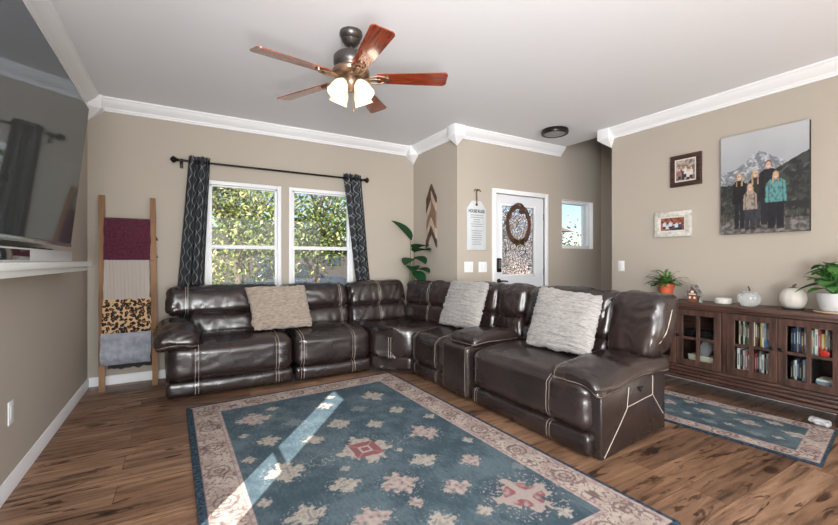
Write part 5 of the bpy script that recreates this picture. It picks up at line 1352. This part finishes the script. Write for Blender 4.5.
# ------------------------------------------------------------------ tag sign with twine
sg = thing('tag_sign', 'grey-white tag-shaped house rules sign hanging on twine left of the door', 'sign', (3.03, YE, 1.6))
x0, x1, z0, z1 = 2.888, 3.175, 1.32, 1.905
M_sign = mat('weathered white board', L(206, 210, 212), .7, var=(8, L(186, 190, 194), (1, 1, .15)))
XZ = Matrix(((1, 0, 0, 0), (0, 0, 1, 0), (0, 1, 0, 0), (0, 0, 0, 1)))
b = B(); prism(b, [(x0, z0), (x1, z0), (x1, z1 - .09), (x1 - .075, z1), (x0 + .075, z1), (x0, z1 - .09)], YE - .020, YE - .004, .002, M=XZ); bd = obj('board', b, M_sign, sg)
b = B(); lathe(b, [(.0, 0), (.017, 0), (.017, .003), (0, .003)], (3.03, YE - .0235, 1.862), 18, Matrix.Rotation(-PI / 2, 4, 'X')); obj('hole_grommet', b, mat('dark grommet', L(40, 34, 32), .5), bd)
def text_obj(body, x, z, size, y, m, parent, fit=None):
    cu = bpy.data.curves.new('lettering', 'FONT'); cu.body = body; cu.size = size; cu.align_x = 'CENTER'; cu.align_y = 'CENTER'; cu.extrude = .0004; cu.offset = size * .03
    to = bpy.data.objects.new('lettering', cu); C.objects.link(to)
    bpy.context.view_layer.update()
    dg = bpy.context.evaluated_depsgraph_get(); me = bpy.data.meshes.new_from_object(to.evaluated_get(dg))
    bpy.data.objects.remove(to); bb = B(); bb.from_mesh(me); bpy.data.meshes.remove(me)
    s = 1.0
    if fit:
        w = max(v.co.x for v in bb.verts) - min(v.co.x for v in bb.verts); s = fit / w
    for v in bb.verts: v.co = Vector((x + v.co.x * s, y - v.co.z, z + v.co.y))
    return obj('lettering', bb, m, parent, smooth=False)
M_ink = mat('grey ink', L(48, 50, 54), .8)
text_obj('HOUSE RULES', 3.032, 1.782, .052, YE - .0206, M_ink, bd, fit=.24)
b = B(); rnd = random.Random(2)
for k in range(14):
    z = 1.735 - k * .0265
    if k in (6,): continue
    w = rnd.uniform(.10, .19); box(b, 3.032 - w / 2, 3.032 + w / 2, YE - .0210, YE - .0198, z - .004, z + .004)
obj('fine_print', b, mat('faded ink', L(140, 144, 148), .8), bd, smooth=False)
b = B(); tube(b, [(3.03, YE - .024, 1.862), (3.028, YE - .020, 1.93), (3.034, YE - .012, 2.03), (3.05, YE - .010, 2.045), (3.038, YE - .012, 2.03), (3.036, YE - .020, 1.93), (3.03, YE - .024, 1.862)], .0065, 6)
for s in (-1, 1): tube(b, [(3.045, YE - .012, 2.03), (3.045 + s * .03, YE - .018, 2.045), (3.045 + s * .05, YE - .016, 2.02)], .006, 6)
obj('twine', b, mat('twine', L(112, 90, 70), .9), sg)
b = B(); lathe(b, [(0, 0), (.010, 0), (.010, .02), (.014, .022), (0, .024)], (3.045, YE, 2.036), 12, Matrix.Rotation(PI / 2, 4, 'X')); obj('hook', b, M_bronze, sg)

# wooden arrow
ar = thing('wooden_arrow', 'stacked chevron wooden arrow hanging on the short return wall', 'wall decoration', (XJ, 4.40, 1.8))
M_w1 = wood('dark brown slats', L(62, 44, 38), L(92, 66, 56), 2, .7); M_w2 = wood('mid brown slats', L(112, 86, 70), L(140, 112, 92), 2, .7); M_w3 = wood('whitewashed slats', L(164, 146, 130), L(186, 170, 154), 2, .7)
def chev(zt, arm, thick, m, nm):
    for s in (-1, 1):
        b = B(); p = [(0, zt), (s * arm, zt - arm * 1.55), (s * arm, zt - arm * 1.55 - thick), (0, zt - thick)]
        prism(b, [(4.395 + q[0], q[1]) for q in (p if s == 1 else p[::-1])], XJ - .022, XJ - .002, .001, M=Matrix(((0, 0, 1, 0), (1, 0, 0, 0), (0, 1, 0, 0), (0, 0, 0, 1)))); obj(nm, b, m if not isinstance(m, tuple) else m[0 if s == -1 else 1], ar)
chev(2.17, .115, .07, M_w1, 'arrowhead'); chev(2.085, .115, .09, (M_w3, M_w1), 'slat'); chev(1.975, .105, .10, (M_w2, M_w3), 'slat'); chev(1.865, .105, .10, M_w2, 'slat'); chev(1.745, .115, .09, M_w3, 'slat'); chev(1.64, .125, .085, M_w1, 'slat')
b = B(); box(b, XJ - .012, XJ - .001, 4.385, 4.405, 1.56, 2.12, .001); obj('shaft', b, M_w1, ar)

# wreath on the door
wr = thing('wreath', 'oval brown twig wreath hanging on the glass of the front door', 'wreath', (3.70, YE, 1.65))
b = B(); rnd = random.Random(7); cy_ = YE - .012; ccx, ccz, rx_, rz_ = 3.703, 1.655, .188, .235
for k in range(16):
    ph = rnd.uniform(0, 6); dr = rnd.uniform(-.022, .022); pts = []
    for q in range(36):
        a = 2 * PI * q / 36; rr = dr + .014 * math.sin(a * rnd.choice((3, 3)) + ph) + rnd.uniform(-.004, .004)
        pts.append((ccx + (rx_ + rr) * math.cos(a), cy_ - .012 + .016 * math.sin(a * 4 + ph), ccz + (rz_ + rr) * math.sin(a)))
    tube(b, pts, rnd.uniform(.005, .008), 5, closed=True)
for k in range(40):
    a = rnd.uniform(0, 2 * PI); p = Vector((ccx + rx_ * math.cos(a), cy_ - .02, ccz + rz_ * math.sin(a))); t_ = Vector((-math.sin(a) + .6 * math.cos(a) * rnd.uniform(-1, 1), rnd.uniform(-.5, .1), math.cos(a) + .6 * math.sin(a) * rnd.uniform(-1, 1))); tube(b, [p, p + t_ * rnd.uniform(.04, .07)], .003, 5)
obj('twig_ring', b, mat('brown twigs', L(86, 60, 48), .9, bump=(30, .5, .005)), wr)
for (a0, a1, cnt) in ((2.2, 3.0, 12), (4.3, 5.3, 26)):
    b = B()
    for k in range(cnt):
        a = rnd.uniform(a0, a1); p = Vector((ccx + rx_ * math.cos(a), cy_ - .028, ccz + rz_ * math.sin(a))); leaf(b, p, (rnd.uniform(-1, 1), rnd.uniform(-.6, .05), rnd.uniform(-1, 1)), .07, .032, .1, .1, n=3)
    obj('leaves', b, leaf_mat('dry wreath leaves', L(74, 66, 44), L(96, 82, 52), L(120, 92, 60)), wr, smooth=60)
b = B(); lathe(b, [(0, 0), (.03, .002), (.034, .012), (.022, .022), (0, .024)], (ccx + .03, cy_ - .012, ccz + .165), 14, Matrix.Rotation(PI / 2, 4, 'X')); lathe(b, [(0, 0), (.016, .002), (.018, .012), (0, .018)], (ccx + .06, cy_ - .012, ccz + .15), 12, Matrix.Rotation(PI / 2, 4, 'X')); obj('cone', b, mat('pine cone', L(66, 48, 40), .9), wr)
b = B(); box(b, ccx - .008, ccx + .008, cy_ - .004, cy_ + .0, ccz + rz_, 1.90, .0005); box(b, ccx - .010, ccx + .010, YE + .004, YE + .014, 1.89, 1.905, .001); obj('ribbon', b, mat('dark ribbon', L(70, 56, 48), .8), wr)

# ------------------------------------------------------------------ tall plant behind the sofa corner
pc = Vector((2.615, 4.735, 0))
tpn = thing('tall_plant', 'tall leggy plant with large dark green leaves standing behind the sofa corner', 'plant', pc)
b = B(); lathe(b, [(0, 0), (.075, 0), (.085, .02), (.105, .24), (.11, .26), (.098, .26), (.094, .22), (0, .21)], pc, 32); obj('pot', b, mat('grey planter', L(150, 148, 146), .6), tpn)
M_stem = mat('green stem', L(98, 118, 74), .6); M_tl = leaf_mat('glossy dark leaves', L(30, 78, 46), L(42, 92, 56), L(70, 116, 84))
LEAVES = [  # stem end, leaf direction, length, width
    ((2.585, 4.64, 1.46), (-.62, .05, .72), .42, .26), ((2.62, 4.60, 1.30), (.08, -.75, .18), .34, .24), ((2.63, 4.62, 1.34), (.05, -.9, .28), .32, .22), ((2.60, 4.62, 1.22), (-.55, -.4, -.12), .24, .20),
    ((2.60, 4.62, 1.12), (-.3, -.6, -.1), .22, .18), ((2.64, 4.62, 1.08), (.1, -.9, .05), .30, .20), ((2.63, 4.60, 1.06), (.0, -.6, -.4), .24, .18), ((2.61, 4.6, 1.24), (.05, -.6, -.1), .26, .20)]
for e, dv, ln_, wd in LEAVES:
    e = Vector(e); s = pc + Vector((random.uniform(-.03, .03), random.uniform(-.03, .03), .2))
    b = B(); tube(b, [s, s.lerp(e, .5) + Vector((0, .01, .03)), e], [.007, .006, .004], 7); st_ = obj('stem', b, M_stem, tpn)
    b = B(); leaf(b, e, dv, ln_, wd, .18, .16, n=9)
    mx_ = max(v.co.x for v in b.verts)
    if mx_ > XJ - .012:
        for v in b.verts: v.co.x = min(v.co.x, XJ - .012 - .25 * 0)
    obj('leaf', b, M_tl, st_, smooth=60)
